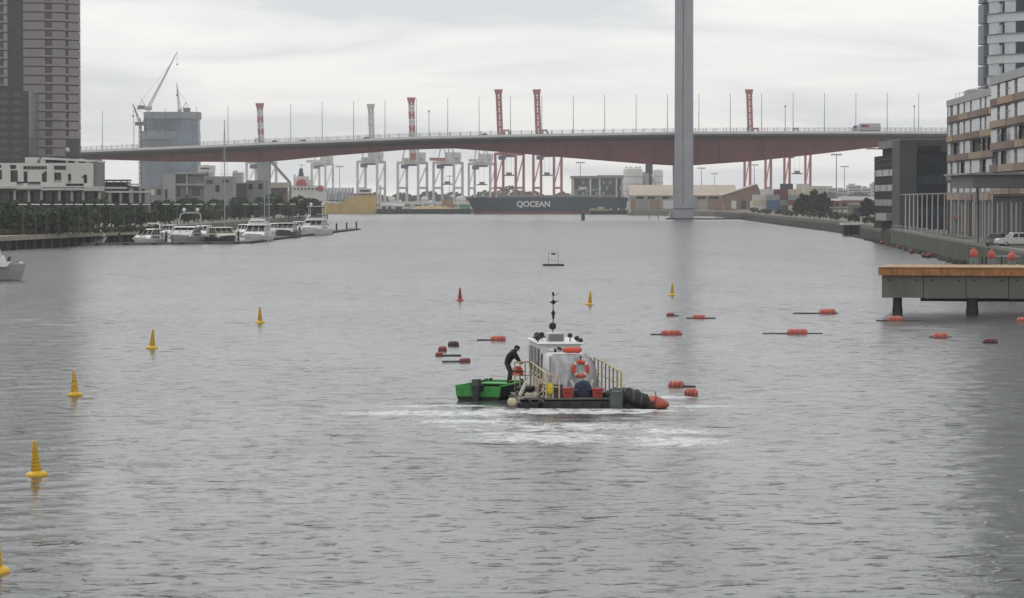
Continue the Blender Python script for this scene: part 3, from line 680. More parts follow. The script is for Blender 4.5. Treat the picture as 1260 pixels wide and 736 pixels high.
# warehouses and wharf past the tower
YH = 1640
WWALL = mat('warehouse_wall', (.40, .36, .31), .85, var=.18, scale=.08, streak=.35, dirt=(.22, .14, .10))
wh = thing('warehouse', 'long tan-roofed warehouse with patched pale walls behind the bridge tower', 'warehouse', (PX(850, YH), YH, ZF))
pbox(MB(), 776, 905, 242, 262, YH, 30).build('wall', WWALL, wh, True)
z1, z2 = PZ(241.5, YH), PZ(227.5, YH)
MB().prism([(YH - 1, z1), (YH + 31, z1), (YH + 31, z1 + 1), (YH + 15, z2), (YH - 1, z1 + .5)], PX(774, YH), PX(907, YH), 'x').build('roof', ROOFT, wh, True)
for x0, x1 in ((783, 792), (797, 806), (815, 823), (858, 868), (872, 884)): pbox(MB(), x0, x1, 241.6, 245, YH - .25, .3).build('clerestory', DARKGLASS, wh, True)
for i, (x0, x1, y0) in enumerate(((776, 782, 246), (786, 797, 246), (800, 812, 246), (816, 829, 247), (855, 858, 245), (871, 904, 245))):
    pbox(MB(), x0, x1, y0, 257, YH - .4, .35).build('door_panel', (WHITEP, mat('panel_grey', (.28, .28, .28), .8), mat('panel_rust', (.30, .20, .15), .85))[i % 3] if i else mat('panel_rust', (.30, .20, .15), .85), wh, True)
wg = thing('gabled_shed', 'brown gabled shed at the end of the tan warehouse roof', 'warehouse', (PX(915, 1600), 1600, ZF))
MB().prism([(PX(892, 1600), PZ(258, 1600)), (PX(937, 1600), PZ(258, 1600)), (PX(937, 1600), PZ(238, 1600)), (PX(932, 1600), PZ(227.5, 1600)), (PX(892, 1600), PZ(240, 1600))], 1600, 1625, 'y').build('gable_wall', mat('brown_brick_far', (.23, .15, .11), .9, var=.15, scale=.2), wg, True)
MB().prism([(PX(889, 1600), PZ(241, 1600)), (PX(932, 1600), PZ(227.2, 1600)), (PX(932, 1600), PZ(226.2, 1600)), (PX(889, 1600), PZ(239.8, 1600))], 1599.4, 1626, 'y').build('roof', ROOFT, wg, True)
for x in (903, 915, 926): pbox(MB(), x - 3, x + 3, 247, 257, 1599.8, .2).build('door_panel', WHITEP if x != 915 else DARKGLASS, wg, True)
dw = thing('dark_wharf', 'low dark wharf with pale bollards running behind the bridge tower', 'wharf', (PX(780, 1700), 1700, 0))
pbox(MB(), 727, 858, 258.6, 266, 1690, 14).build('deck', TIMB, dw, True)
for i in range(17): x = 731 + i * 7.6; pbox(MB(), x - 1, x + 1, 260, 265.5, 1689.5, .6).build('fender', BLACK, dw, True)
for i in range(12):
    pbox(MB(), 741 + i * 9.5, 743.2 + i * 9.5, 256.6, 258.8, 1692, 1).build('bollard', WHITEP, dw, True)
wb = thing('work_pontoon', 'small pale work pontoon with a hut in front of the blue ship stern', 'pontoon', (PX(737, 1685), 1685, 0))
pbox(MB(), 725, 750, 257.5, 259.5, 1680, 6).build('deck', SAND, wb, True)
pbox(MB(), 735, 744, 254.5, 257.6, 1681, 3).build('hut', ROOFT, wb, True)
pbox(MB(), 726.5, 733, 256, 257.6, 1681, 3).build('crate', SAND, wb, True)
mk = thing('channel_marker', 'black channel marker post standing in the water before the ship', 'marker', W(717.5, 271))
MB().lathe([(.7, -1), (.7, 2.4), (.5, 2.6), (.5, 3.2)], n=10).build('post', BLACK, mk); MB().box(-.25, .25, -.25, .25, 3.2, 3.6).build('lamp', STEEL, mk)
for x, y in ((798, 269.5), (809, 270.5)):
    t_ = thing('mooring_stake', 'thin leaning stake in the water beside the bridge tower pad', 'stake', W(x, y), 0, 'stakes near the tower')
    MB().tube((0, 0, -1), (.5, 0, 2.2), .16, .12).build('pole', TIMB, t_); MB().lathe([(.2, 2.1), (.24, 2.2), (.1, 2.35)], (.5, 0, 0), 8).build('cap', STEEL, t_)

# container stacks, hopper building, small port items
rows = [(934, 1515, ['white', 'cream', 'white']), (944, 1520, ['white', 'white', 'cream', 'white']), (951.5, 1512, ['blue', 'blue', 'grey']), (957, 1528, ['navy', 'blue', 'navy', 'maroon']), (968, 1522, ['maroon', 'grey', 'maroon', 'maroon', 'navy']), (978, 1518, ['white', 'maroon', 'grey', 'cream']), (988, 1526, ['cream', 'white', 'cream', 'maroon', 'white'])]
place = ['lowest', 'second', 'third', 'fourth', 'top']
for r, (x, Y, cs) in enumerate(rows):
    for k, c in enumerate(cs):
        o = container(x, 244, Y, c, '%s container, %s up in the %s stack from the brown gabled shed' % (c, place[k] if k < 4 else 'fifth', ['first', 'second', 'third', 'fourth', 'fifth', 'sixth', 'seventh'][r]), 'stacked port containers'); o.location.z = ZF + .02 + k * 2.62
hb_ = thing('hopper_building', 'cream hopper building rising behind the dark trees', 'building', (PX(1005, 1480), 1480, ZR))
CREAM = mat('cream_cladding', (.55, .50, .38), .75, var=.08, scale=.15, streak=.2)
pbox(MB(), 990, 1018, 229, 243, 1480, 16).build('upper_box', CREAM, hb_, True)
MB().prism([(PX(994, 1480), PZ(243, 1480)), (PX(1018, 1480), PZ(243, 1480)), (PX(1024, 1480), PZ(262, 1480)), (PX(1017, 1480), PZ(262, 1480))], 1481, 1494, 'y').build('sloped_leg', CREAM, hb_, True)
pbox(MB(), 988, 996, 238, 262, 1482, 10).build('side_leg', CREAM, hb_, True)
pbox(MB(), 1000, 1016, 232, 234, 1479.8, .2).build('vent_strip', STEEL, hb_, True)
shed(1018, 1034, 247, 258, 1250, 8, mat('red_shed', (.26, .09, .08), .8), ROOFG, 'small red-walled shed beyond the dark trees', roofh=.8)
shed(1034, 1082, 246.5, 258, 1300, 12, mat('brown_shed', (.20, .12, .10), .8), ROOFG, 'long low brown shed with pale roof by the dark office', roofh=1.6, doors=5)
shed(1046, 1066, 252, 266, 1080, 8, mat('olive_shed', (.16, .15, .11), .85), mat('olive_roof', (.13, .12, .09), .8), 'olive shed on the wharf behind the open hut', roofh=.6, doors=1)
ht = thing('wharf_hut', 'open concrete hut with flat roof on the timber wharf', 'hut', (PX(1035, 960), 960, 2))
HC = mat('hut_concrete', (.26, .25, .22), .9, var=.2, scale=.4, streak=.3)
pbox(MB(), 1023, 1048, 254.5, 256.5, 958, 6).build('roof', HC, ht, True)
for x in (1026, 1031, 1036.5, 1045): pbox(MB(), x - 1, x + 1, 256.5, 272, 958.6, 1).build('column', HC, ht, True)
pbox(MB(), 1030, 1044, 262, 272, 959.5, 4).build('wall', HC, ht, True)
for x in (1033, 1040): pbox(MB(), x - 1.2, x + 1.2, 264, 267, 959.3, .2).build('window', DARKGLASS, ht, True)
fp = thing('white_jetty', 'white-decked jetty on dark piles below the office building', 'jetty', (PX(1058, 735), 735, 0))
pbox(MB(), 1037, 1082, 274.5, 277, 730, 7).build('deck', WHITEP, fp, True)
pbox(MB(), 1060, 1070, 266.5, 274.6, 732, 3).build('kiosk', HC, fp, True)
pbox(MB(), 1062, 1068, 268, 271.5, 731.8, .2).build('kiosk_window', TINT, fp, True)
for i in range(9): x = 1040 + i * 4.9; pbox(MB(), x - .8, x + .8, 277, 291, 730.5, .4).build('pile', TIMB, fp, True)
pbox(MB(), 1038, 1081, 277, 291, 736, .6).build('back_boards', TIMB, fp, True)

# light masts of the port
lm = thing('port_light_mast', 'slim floodlight mast standing in the port', 'light mast', (0, 0, 0), 0, 'port floodlight masts')
MB().tube((0, 0, 0), (0, 0, 26), .35, .18).build('pole', GREYPOLE, lm)
q = MB(); q.beam((-2.6, 0, 26), (2.6, 0, 26), .35, .5)
for x in (-2.2, -1.1, 0, 1.1, 2.2): q.box(x - .3, x + .3, -.5, .1, 25.4, 26.2)
q.build('floodlight_bar', STEEL, lm); lt_ = tree_of(lm)
for i, (x, y, Y) in enumerate(((1029, 189, 1700), (418, 204, 2300), (714, 199, 1950), (863, 206, 1900), (879, 213, 2300), (1039, 204, 2100), (553, 216, 2300), (928, 202, 2000))):
    l = (PX(x, Y), Y, PZ(y, Y) - 26.4)
    s_ = (PZ(y, Y) - ZF) / 26.4; l = (PX(x, Y), Y, ZF)
    o = lm if i == 0 else dup(lm, l, 0, tree=lt_); o.location = l; o.scale = (s_, s_, s_)

# ------------------------------------------------------------------ trees
def leaf_cloud(rx, rz, zc, nclump, per, leaf, seed, squash=1.0):
    r = random.Random(seed); q = MB()
    for c in range(nclump):
        while True:
            u = Vector((r.uniform(-1, 1), r.uniform(-1, 1), r.uniform(-1, 1)))
            if .25 < u.length < 1: break
        cc = Vector((u.x * rx, u.y * rx, zc + u.z * rz)); cr_ = r.uniform(.16, .34) * rx
        for k in range(per):
            d = Vector((r.gauss(0, 1), r.gauss(0, 1), r.gauss(0, .8))).normalized() * cr_ * r.uniform(.3, 1); p = cc + d
            a = Vector((r.gauss(0, 1), r.gauss(0, 1), r.gauss(0, 1))).normalized(); b = a.orthogonal().normalized(); a2 = a.cross(b); s_ = leaf * r.uniform(.6, 1.3)
            q.add([p - b * s_, p - a2 * s_ * .5, p + b * s_, p + a2 * s_ * .5], [[0, 1, 2, 3]])
    return q
BARK = mat('bark', (.055, .045, .035), .95, var=.3, scale=2)
def make_tree(name, label, h, rx, rz, col, seed, group, ncl=44, per=46, leaf=.36):
    t = thing(name, label, 'tree', (0, 0, 0), 0, group); r = random.Random(seed); zc = h - rz
    q = MB(); q.tube((0, 0, -.1), (.1, 0, zc * .7), .16, .11, 7); q.tube((.1, 0, zc * .7), (0, .1, h - rz * .5), .11, .04, 6)
    for k in range(6):
        a = k * 1.05 + r.random(); q.tube((.08, 0, zc * (.55 + .06 * k)), (rx * .7 * math.cos(a), rx * .7 * math.sin(a), zc + r.uniform(-.2, .5) * rz), .06, .02, 5)
    q.build('trunk', BARK, t)
    leaf_cloud(rx, rz, zc, ncl, per, leaf, seed).build('crown', foliage('leaves_%.3f' % col[1], col), t); return t
GRP = 'trees along the promenade'
protos = [make_tree('promenade_tree', 'leafy dark green tree in the row along the promenade', h, rx, rz, c, sd_i, GRP) for h, rx, rz, c, sd_i in
          ((5.3, 2.5, 2.3, (.055, .080, .040), 1), (4.7, 2.7, 2.1, (.043, .066, .034), 2), (5.8, 2.2, 2.6, (.066, .092, .045), 3), (4.3, 2.4, 1.9, (.080, .098, .056), 4))]
ptrees = [tree_of(p) for p in protos]
rnd = random.Random(21); used = set(); n_ = 0
for row, off in ((0, -10), (1, -16), (2, -22)):
    x = -6 + row * 7
    while x < 396:
        # promenade line behind the wharf edge
        tt = x / 425; Y = 560 + 690 * max(0, (tt - .18)) ** 1.0 * 1.05 if x > 76 else 545 + x * .2
        X = PX(x, Y + row * 14)
        k = rnd.randrange(4); l = (X, Y + row * 14, ZL); o = protos[k] if k not in used else None
        big = 1.0 + .35 * max(0, tt - .3)
        if o is not None: used.add(k); o.location = l; o.rotation_euler.z = rnd.uniform(0, 6); o.scale = (big,) * 3
        else: dup(protos[k], l, rnd.uniform(0, 6), sc=big * rnd.uniform(.72, 1.2), tree=ptrees[k])
        x += rnd.uniform(13, 19) + 6 * row; n_ += 1
dk = make_tree('evergreen_tree', 'dense dark evergreen in the clump beside the containers on the wharf', 9.5, 3.6, 4.4, (.018, .024, .016), 8, 'dark trees on the wharf', 60, 70, .42)
dkt = tree_of(dk)
for i, (x, Y, s_) in enumerate(((990, 1180, .92), (1001, 1170, 1.05), (1011, 1185, .98), (984, 1190, .72), (1017, 1195, .78), (1069, 1010, .75))):
    l = (PX(x, Y), Y, 1.6)
    if i == 0: dk.location = l; dk.scale = (s_,) * 3
    else: dup(dk, l, i * 1.3, sc=s_, tree=dkt, label='dark bushy tree alone by the office building on the wharf' if i == 5 else None)
# far wood along the horizon
q = MB(); r = random.Random(9)
def far_top(x):
    return 243 - 9 * (.5 + .5 * math.sin(x * .061 + 1)) * (.5 + .5 * math.sin(x * .023)) - 5 * (.5 + .5 * math.sin(x * .19 + 2))
for i in range(9000):
    x = r.uniform(60, 1120); Y = r.uniform(2650, 2950); yt = far_top(x); y = r.uniform(yt, 247); p = P(x, y, Y); s_ = r.uniform(1.0, 2.6)
    a = Vector((r.gauss(0, 1), r.gauss(0, 1), r.gauss(0, 1))).normalized(); b = a.orthogonal().normalized(); a2 = a.cross(b)
    q.add([p - b * s_, p - a2 * s_ * .7, p + b * s_, p + a2 * s_ * .7], [[0, 1, 2, 3]])
o = kind(q.build('far_treeline', foliage('leaves_far', (.05, .062, .042))), 'stuff'); o['label'] = 'belt of far trees behind the docks'
for i, (x0, x1, y0) in enumerate(((1018, 1030, 231), (1031, 1043, 233), (1044, 1060, 228), (1061, 1072, 231), (1073, 1090, 226), (640, 652, 236), (250, 262, 205), (286, 298, 212), (690, 700, 238))):
    Y = 3300 + i * 40; t_ = thing('distant_building', 'hazy grey building on the far skyline past the docks', 'building', (PX((x0 + x1) / 2, Y), Y, ZF), 0, 'far skyline buildings')
    FM = mat('far_wall_%d' % (i % 3), ((.36, .36, .36), (.3, .31, .33), (.42, .40, .37))[i % 3], .9)
    pbox(MB(), x0, x1, y0, 246, Y, 25).build('wall', FM, t_, True); pbox(MB(), x0 + 1, x1 - (x1 - x0) * .5, y0 - 2, y0, Y + 4, 10).build('plant_room', FM, t_, True)
    for k in range(3): pbox(MB(), x0 + .6, x1 - .6, y0 + 2 + k * 3.5, y0 + 3.6 + k * 3.5, Y - .2, .2).build('window_band', TINT, t_, True)
# shrubs on the promenade
sh0 = thing('promenade_shrub', 'low grey-green shrub at the edge of the promenade', 'shrub', (0, 0, 0), 0, 'shrubs on the promenade')
q = MB()
for k in range(5): q.tube((0, 0, 0), (.5 * math.cos(k * 1.3), .5 * math.sin(k * 1.3), .9), .03, .01, 4)
q.build('stem', BARK, sh0); leaf_cloud(1.0, .6, .75, 14, 26, .2, 77).build('foliage', foliage('leaves_shrub', (.085, .09, .06)), sh0); sht = tree_of(sh0)
for i in range(46):
    x = -3 + i * 4.4 + rnd.uniform(-1, 1); Y = 538 + x * .35; l = (PX(x, Y), Y, ZL)
    if i == 0: sh0.location = l
    else: dup(sh0, l, i, sc=rnd.uniform(.7, 1.2), tree=sht)
rnd = random.Random(31)
bk = copy_tree(sh0, None, (0, 0, 0), 0, 'scrubby olive bush on the rough wharf bank'); bk['group'] = 'bushes on the wharf bank'; bkt = tree_of(bk)
for i in range(34):
    d_ = 640 + 640 * (i / 33) ** 1.2; X_ = interp([(612, 73), (800, 84), (1000, 88), (1290, 95)], d_) + rnd.uniform(1.2, 5); l = (X_, d_, ZR)
    if i == 0: bk.location = l
    else: dup(bk, l, i * 1.1, sc=rnd.uniform(.9, 1.9), tree=bkt)
# promenade lamps with flat pale heads
pl = thing('promenade_lamp', 'slim promenade lamp with a flat white head above the trees', 'lamp post', (0, 0, 0), 0, 'lamps along the promenade')
MB().tube((0, 0, 0), (0, 0, 5.3), .09, .06, 6).build('pole', mat('pale_pole', (.10, .105, .10), .5), pl)
q = MB(); q.frus((-.72, .72, -.3, .3, 5.3), (-.66, .66, -.22, .22, 5.45)); q.build('lamp_head', WHITE, pl); plt_ = tree_of(pl)
for i, x in enumerate([28, 43.5, 57, 71.5, 85, 97, 110, 123, 136, 152, 166, 180, 204, 218, 232, 246, 262, 302, 314, 331, 345, 360]):
    Y = 530 + x * .36 if x < 140 else 580 + (x - 140) * 1.0; l = (PX(x, Y), Y, ZL); zt2 = PZ(251.2 - .006 * x, Y) - 5.45
    o = pl if i == 0 else dup(pl, l, 0, tree=plt_); o.location = l; o.scale = (1.0, 1.0, (PZ(251, Y) - ZL) / 5.45)

# ------------------------------------------------------------------ townhouses on the promenade
YT = 690
def facade(root, spec, Y, dep, m, name):
    for a in spec: pbox(MB(), *a, Y, dep).build(name, m, root, True)
th = thing('townhouse_row', 'row of white framed townhouses with dark recesses above the promenade trees', 'building', (PX(60, YT), YT, ZL))
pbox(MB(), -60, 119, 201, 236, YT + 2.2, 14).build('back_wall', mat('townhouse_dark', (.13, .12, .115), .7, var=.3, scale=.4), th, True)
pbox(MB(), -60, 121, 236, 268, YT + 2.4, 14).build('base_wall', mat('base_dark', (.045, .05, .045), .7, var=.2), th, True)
W2 = WHITEP
# upper frame of the taller section
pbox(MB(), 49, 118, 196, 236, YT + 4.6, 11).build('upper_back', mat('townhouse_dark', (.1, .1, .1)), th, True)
MB().prism([(PX(x, YT), PZ(y, YT)) for x, y in ((49, 193.2), (119, 197.2), (119, 199.5), (49, 196))], YT + 2.4, YT + 15, 'y').build('upper_roof', W2, th, True)
facade(th, [(50, 56, 196, 206), (81.5, 84, 197, 214), (92, 97, 197.5, 214), (105.5, 112, 198.5, 214)], YT + 2.6, 2, W2, 'frame_post')
facade(th, [(84, 92, 204, 206), (97, 105.5, 204, 206)], YT + 4, .4, STEEL, 'balustrade')
facade(th, [(31, 45.5, 193.6, 202)], YT + 3, 5, W2, 'plant_box')
# lower frame: one white wall with real openings
def wall_holes(x0, x1, y0, y1, holes, Y, dep):
    xs2 = sorted({x0, x1} | {h[i] for h in holes for i in (0, 1) if x0 < h[i] < x1}); ys2 = sorted({y0, y1} | {h[i] for h in holes for i in (2, 3) if y0 < h[i] < y1}); q = MB()
    for ya, yb in zip(ys2, ys2[1:]):
        run = None
        for xa_, xb_ in zip(xs2, xs2[1:]):
            cx_, cy_ = (xa_ + xb_) / 2, (ya + yb) / 2; solid = not any(h[0] < cx_ < h[1] and h[2] < cy_ < h[3] for h in holes)
            if solid: run = [run[0] if run else xa_, xb_]
            if (not solid or xb_ == x1) and run: pbox(q, run[0], run[1], ya, yb, Y, dep); run = None
    return q
holes = [(-6, 2.6, 209, 221), (-6, 2.2, 202.8, 206.5), (12.5, 20, 203, 208), (12.8, 22, 209.6, 224), (28.6, 57.6, 204.4, 208.7), (29, 34, 211, 225.5), (51.5, 57.8, 213.5, 224), (54, 57.8, 211, 213.5), (66.6, 75.4, 212.3, 224.2), (66.6, 81.4, 204, 209.2), (83.6, 87.6, 214, 225.5), (103, 107.3, 215, 225.5), (100.5, 103, 217, 219), (20.5, 29, 223.5, 228.4), (34, 50, 223.8, 228.6), (81, 103, 226, 229), (-30, -22, 204, 224), (-18, -10, 209, 224), (-45, -36, 209, 224)]
wall_holes(-60, 115, 200.6, 230.4, holes, YT, 1.2).build('white_wall', W2, th, True)
for h in holes:
    if h[3] - h[2] > 3: pbox(MB(), h[0] + .2, h[1] - .2, h[2] + .2, h[3], YT + 1.5, .2).build('window', DARKGLASS if h[1] - h[0] < 12 else TINT, th, True)
for i in range(6): pbox(MB(), 33 + i * 4.2, 33.5 + i * 4.2, 204.4, 208.7, YT + 1.2, .3).build('window_bar', W2, th, True)
facade(th, [(20.5, 29, 226, 228.4), (34, 50, 226.2, 228.6), (67, 75, 221.5, 224), (84, 87.4, 222.5, 225.4)], YT + .4, .15, STEEL, 'balustrade')
facade(th, [(40, 42, 224.6, 228), (45, 48, 225.4, 228.6), (95, 98, 226.4, 229)], YT + .8, .5, mat('terrace_stuff', (.16, .10, .08), .8), 'terrace_screen')
for x0, x1 in ((86, 91.5), (98.5, 105)):
    for y0 in (199.5, 207): pbox(MB(), x0, x1, y0, y0 + 4.5, YT + 4.3, .3).build('window', DARKGLASS, th, True)
facade(th, [(-60, 20, 229, 232), (20, 51, 230.2, 233), (51, 104, 231.2, 234.2), (104, 125, 229.5, 235)], YT - 1, 4.5, mat('slab_edge', (.50, .49, .47), .8), 'floor_slab')
for x in (18, 35.5, 51, 73, 88.5, 102.5, 122): pbox(MB(), x - 1.4, x + 1.4, 234, 246 + (x % 3), YT - .2, 1).build('column', mat('column_grey', (.36, .35, .33), .8), th, True)
for i in range(9): pbox(MB(), 3 + i * 13, 12 + i * 13, 237, 249, YT + 2.1, .2).build('glazing', DARKGLASS, th, True)
pbox(MB(), 115.2, 119, 198.8, 231, YT + .3, 14).build('end_wall', mat('end_grey', (.19, .19, .18), .8), th, True)
t2 = thing('terrace_row', 'lower dark terrace row with pergolas next to the white townhouses', 'building', (PX(150, YT + 30), YT + 30, ZL))
pbox(MB(), 119, 182, 232, 262, YT + 30, 6).build('wall', mat('terrace_dark', (.10, .098, .095), .8, var=.25, scale=.3), t2, True)
pbox(MB(), 121, 158, 224, 232, YT + 31, 5).build('upper_wall', mat('terrace_dark', (.10, .098, .095)), t2, True)
pbox(MB(), 158, 180, 229, 232, YT + 31, 5).build('roof_box', WHITEP, t2, True)
pbox(MB(), 119.5, 158, 221, 223, YT + 29, 6).build('pergola', mat('pergola_brown', (.10, .075, .065), .8), t2, True)
for x in (122, 131, 140, 149, 157): pbox(MB(), x - .5, x + .5, 223, 230, YT + 29, .5).build('pergola_post', mat('pergola_brown', (.1, .08, .07)), t2, True)
facade(t2, [(120, 156, 230, 232.5), (156, 172, 226, 228), (120, 184, 235, 237.3)], YT + 29, 2, W2, 'slab_band')
facade(t2, [(133, 137, 237, 250), (147, 150, 237, 250), (159, 164, 232, 250), (171, 174, 230, 250), (178, 184, 228, 250)], YT + 29.2, 1, mat('column_grey', (.36, .35, .33)), 'column')
facade(t2, [(122, 131, 238.5, 249), (139, 146, 238.5, 249), (152, 158, 238.5, 249), (165.5, 170, 238, 249)], YT + 29.8, .2, DARKGLASS, 'window')

# ------------------------------------------------------------------ round residential tower
YR = 1050; k_ = YR / F
tw = thing('residential_tower', 'tall round brown-grey residential tower behind the white townhouses', 'tower', (PX(48, YR + 14), YR + 14, ZL))
PAN = mat('tower_panel', (.245, .222, .213), .8, var=.10, scale=.5, streak=.12)
PAN2 = mat('tower_panel_light', (.33, .285, .235), .8, var=.10, scale=.5)
CORE = mat('tower_core', (.045, .044, .046), .7, var=.2)
z_r = PZ(170, YR) - ZL; pitch = 11.1 * k_; Rr = 14.0; ang = lambda x: math.asin(max(-1, min(1, (x - 48) * k_ / Rr)))
nf = 26
MB().lathe([(Rr - .45, 0), (Rr - .45, z_r + nf * pitch)], n=48).build('core', CORE, tw)
segs = [(37, 63.5), (72, 86.5), (90, 101.5)]
pms = [MB().arc(0, 0, Rr - .4, Rr, ang(a), ang(b) if b < 100 else R(100), 0, pitch - .42, 5).mesh('panel', PAN) for a, b in segs]
lip = MB().arc(0, 0, Rr - .4, Rr + .12, ang(37), R(100), -.10, .08, 14).mesh('floor_edge', mat('floor_edge_brown', (.16, .13, .115), .8))
win = [MB().arc(0, 0, Rr - .44, Rr - .33, ang(a), ang(b), .5, pitch - .5, 3).mesh('window', DARKGLASS) for a, b in ((63.5, 72), (86.5, 90))]
sill = [MB().arc(0, 0, Rr - .35, Rr - .05, ang(a), ang(b), 0, .6, 3).mesh('spandrel', PAN) for a, b in ((63.5, 72), (86.5, 90))]
for f in range(-2, nf):
    z = z_r + f * pitch
    for j, pmesh in enumerate(pms):
        if f < 0 and j == 2: continue
        part('panel', None, tw, pmesh, (0, 0, z))
    if f >= 0: part('floor_edge', None, tw, lip, (0, 0, z))
    for j in (0, 1):
        if f >= 0 or j == 0: part('window', None, tw, win[j], (0, 0, z)); part('spandrel', None, tw, sill[j], (0, 0, z))
MB().arc(0, 0, Rr - .3, Rr - .05, ang(64), R(95), z_r - 2 * pitch, z_r - .1, 5).build('recess_wall', mat('recess_dark', (.05, .045, .05), .7), tw)
tc_ = MB().ball((Rr * math.sin(ang(88)) , -Rr * math.cos(ang(88)) - .2, z_r - 1.3 * pitch), .9); tc_.build('round_vent', WHITEP, tw)
# flat wing
wx0, wx1 = PX(-70, YR) - tw.location.x, PX(27, YR) - tw.location.x
MB().box(wx0, wx1 + 3, -10, 8, 0, z_r + nf * pitch).build('wing_core', CORE, tw)
def lx2(x): return PX(x, YR + 4) - tw.location.x
wm1 = MB().box(lx2(5.5), lx2(16.5), -10.35, -10.002, 0, pitch - .42).mesh('wing_panel', PAN2)
wm2 = MB().box(lx2(-22), lx2(-3), -10.35, -10.002, 0, pitch - .42).mesh('wing_panel', PAN2)
wm3 = MB().box(lx2(17), lx2(25.5), -10.15, -10.002, .9, pitch - .4).mesh('wing_window', DARKGLASS)
wm4 = MB().box(lx2(-2.5), lx2(5), -10.15, -10.002, .9, pitch - .4).mesh('wing_window', DARKGLASS)
wm5 = MB().box(lx2(17), lx2(25.5), -10.6, -10.002, 0, .75).mesh('balcony_front', PAN)
wm6 = MB().box(lx2(-2.5), lx2(5), -10.6, -10.002, 0, .75).mesh('balcony_front', PAN)
for f in range(6, nf):
    for m_ in (wm1, wm2, wm3, wm4, wm5, wm6): part(m_.name.split('.')[0], None, tw, m_, (0, 0, z_r + f * pitch - .6))
dg_ = thing('glass_block', 'dark green glass block standing against the round tower', 'building', (PX(10, YR - 40), YR - 40, ZL))
pbox(MB(), -60, 36, 112, 215, YR - 40, 20).build('wall', mat('dark_green_glass', (.022, .026, .025), .2, var=.4, scale=.2), dg_, True)
for f in range(9):
    for x in (1, 17): pbox(MB(), x, x + 8 + (f % 2), 114 + f * 9.6, 119 + f * 9.6, YR - 40.2, .2).build('window', mat('green_pane', (.05, .058, .056), .15), dg_, True)
    pbox(MB(), -60, 36.3, 121 + f * 9.6, 121.8 + f * 9.6, YR - 40.35, .35).build('floor_edge', mat('edge_dark', (.03, .03, .03)), dg_, True)

# ------------------------------------------------------------------ tower under construction with cranes
YU = 1900
uc = thing('unfinished_tower', 'blue-grey unfinished tower block behind the bridge with sheeted top', 'tower', (PX(208, YU), YU, ZF))
UG = mat('blue_curtain_glass', (.19, .24, .29), .3, var=.25, scale=.12, streak=.3); US = mat('grey_sheeting', (.27, .28, .30), .85, var=.2, scale=.2, streak=.3)
def oval(x0, x1, y0, y1, m, nm, dep=12):
    xc, rx = (PX(x0, YU) + PX(x1, YU)) / 2, (PX(x1, YU) - PX(x0, YU)) / 2
    poly = [(xc + rx * (abs(math.cos(t)) ** .5) * (1 if math.cos(t) > 0 else -1), YU + 14 + dep * (abs(math.sin(t)) ** .7) * (1 if math.sin(t) > 0 else -1)) for t in [2 * math.pi * i / 40 for i in range(40)]]
    return MB().prism(poly, PZ(y1, YU), PZ(y0, YU), 'z').build(nm, m, uc, True)
oval(171, 244, 163, 246, UG, 'glazed_body', 12); oval(170.4, 230, 161, 171, US, 'sheeted_storey', 12.6)
oval(175, 243.5, 144, 163, UG, 'upper_body', 11); oval(174.3, 245, 137.5, 146, US, 'sheeted_top', 12)
for f in range(13): oval(170.6, 244.4, 178 + f * 5, 178.7 + f * 5, mat('slab_grey', (.2, .22, .24), .8), 'floor_edge', 12.3)
for i in range(15):
    x = 172.5 + i * 4.9; pbox(MB(), x, x + .8, 146, 246, YU + 1.2 + 4 * abs(i - 7) ** 2 / 30, 2).build('mullion', mat('slab_grey', (.2, .22, .24)), uc, True)
def luffer(x0, y0, x1, y1, Y, label, m, bodyw=2.2, mast_to=246):
    t = thing('tower_crane', label, 'crane', (PX(x0, Y), Y, PZ(mast_to, Y))); a = P(x0, y0, Y); b = P(x1, y1, Y)
    q = MB()
    for sx in (-.7, .7):
        for sy in (-.7, .7): q.beam((a.x + sx, Y + sy, PZ(mast_to, Y)), (a.x + sx, Y + sy, a.z), .28)
    n = max(3, int((a.z - PZ(mast_to, Y)) / 3))
    for i in range(n):
        z0_ = PZ(mast_to, Y) + (a.z - PZ(mast_to, Y)) * i / n; z1_ = PZ(mast_to, Y) + (a.z - PZ(mast_to, Y)) * (i + 1) / n
        for sy in (-.7, .7): q.beam((a.x - .7, Y + sy, z0_), (a.x + .7, Y + sy, z1_), .16)
    q.build('mast', m, t, True)
    d = (b - a); L = d.length; d.normalize(); n_ = Vector((-d.z, 0, d.x)) * .8; q = MB()
    k2 = int(L / 2.6)
    for s in (-1, 1):
        q.beam(a + n_ * s, b, .32); q.beam(a + n_ * s * .6 + Vector((0, 1.2, 0)), b + Vector((0, .1, 0)), .26)
    for i in range(k2):
        u0, u1 = i / k2, (i + 1) / k2; q.beam(a + (b - a) * u0 + n_ * (1 - u0), a + (b - a) * u1 - n_ * (1 - u1), .18); q.beam(a + (b - a) * u0 - n_ * (1 - u0), a + (b - a) * u0 + n_ * (1 - u0), .18)
    q.build('jib', m, t, True)
    s = -1 if x1 > x0 else 1
    MB().bevbox(a.x - bodyw, a.x + bodyw, Y - 1.2, Y + 1.2, a.z - 1.2, a.z + .9, .2).build('machine_deck', m, t, True)
    MB().bevbox(a.x + s * 2.2, a.x + s * 6.5, Y - 1, Y + 1, a.z - .8, a.z + 1.6, .2).build('counterweight', mat('counterweight', (.18, .18, .19), .8), t, True)
    c = a + Vector((s * 4, 0, 5)); q = MB(); q.beam(a + Vector((s * 1, 0, 0)), c, .35); q.beam(a + Vector((s * 5.5, 0, .5)), c, .3); q.tube(c, a + (b - a) * .8, .09, n=4); q.build('a_frame', m, t, True)
    q = MB(); q.tube(b, b - Vector((0, 0, 7)), .07, n=4); q.box(b.x - .35, b.x + .35, b.y - .35, b.y + .35, b.z - 8, b.z - 7); q.build('hook_block', BLACK, t, True)
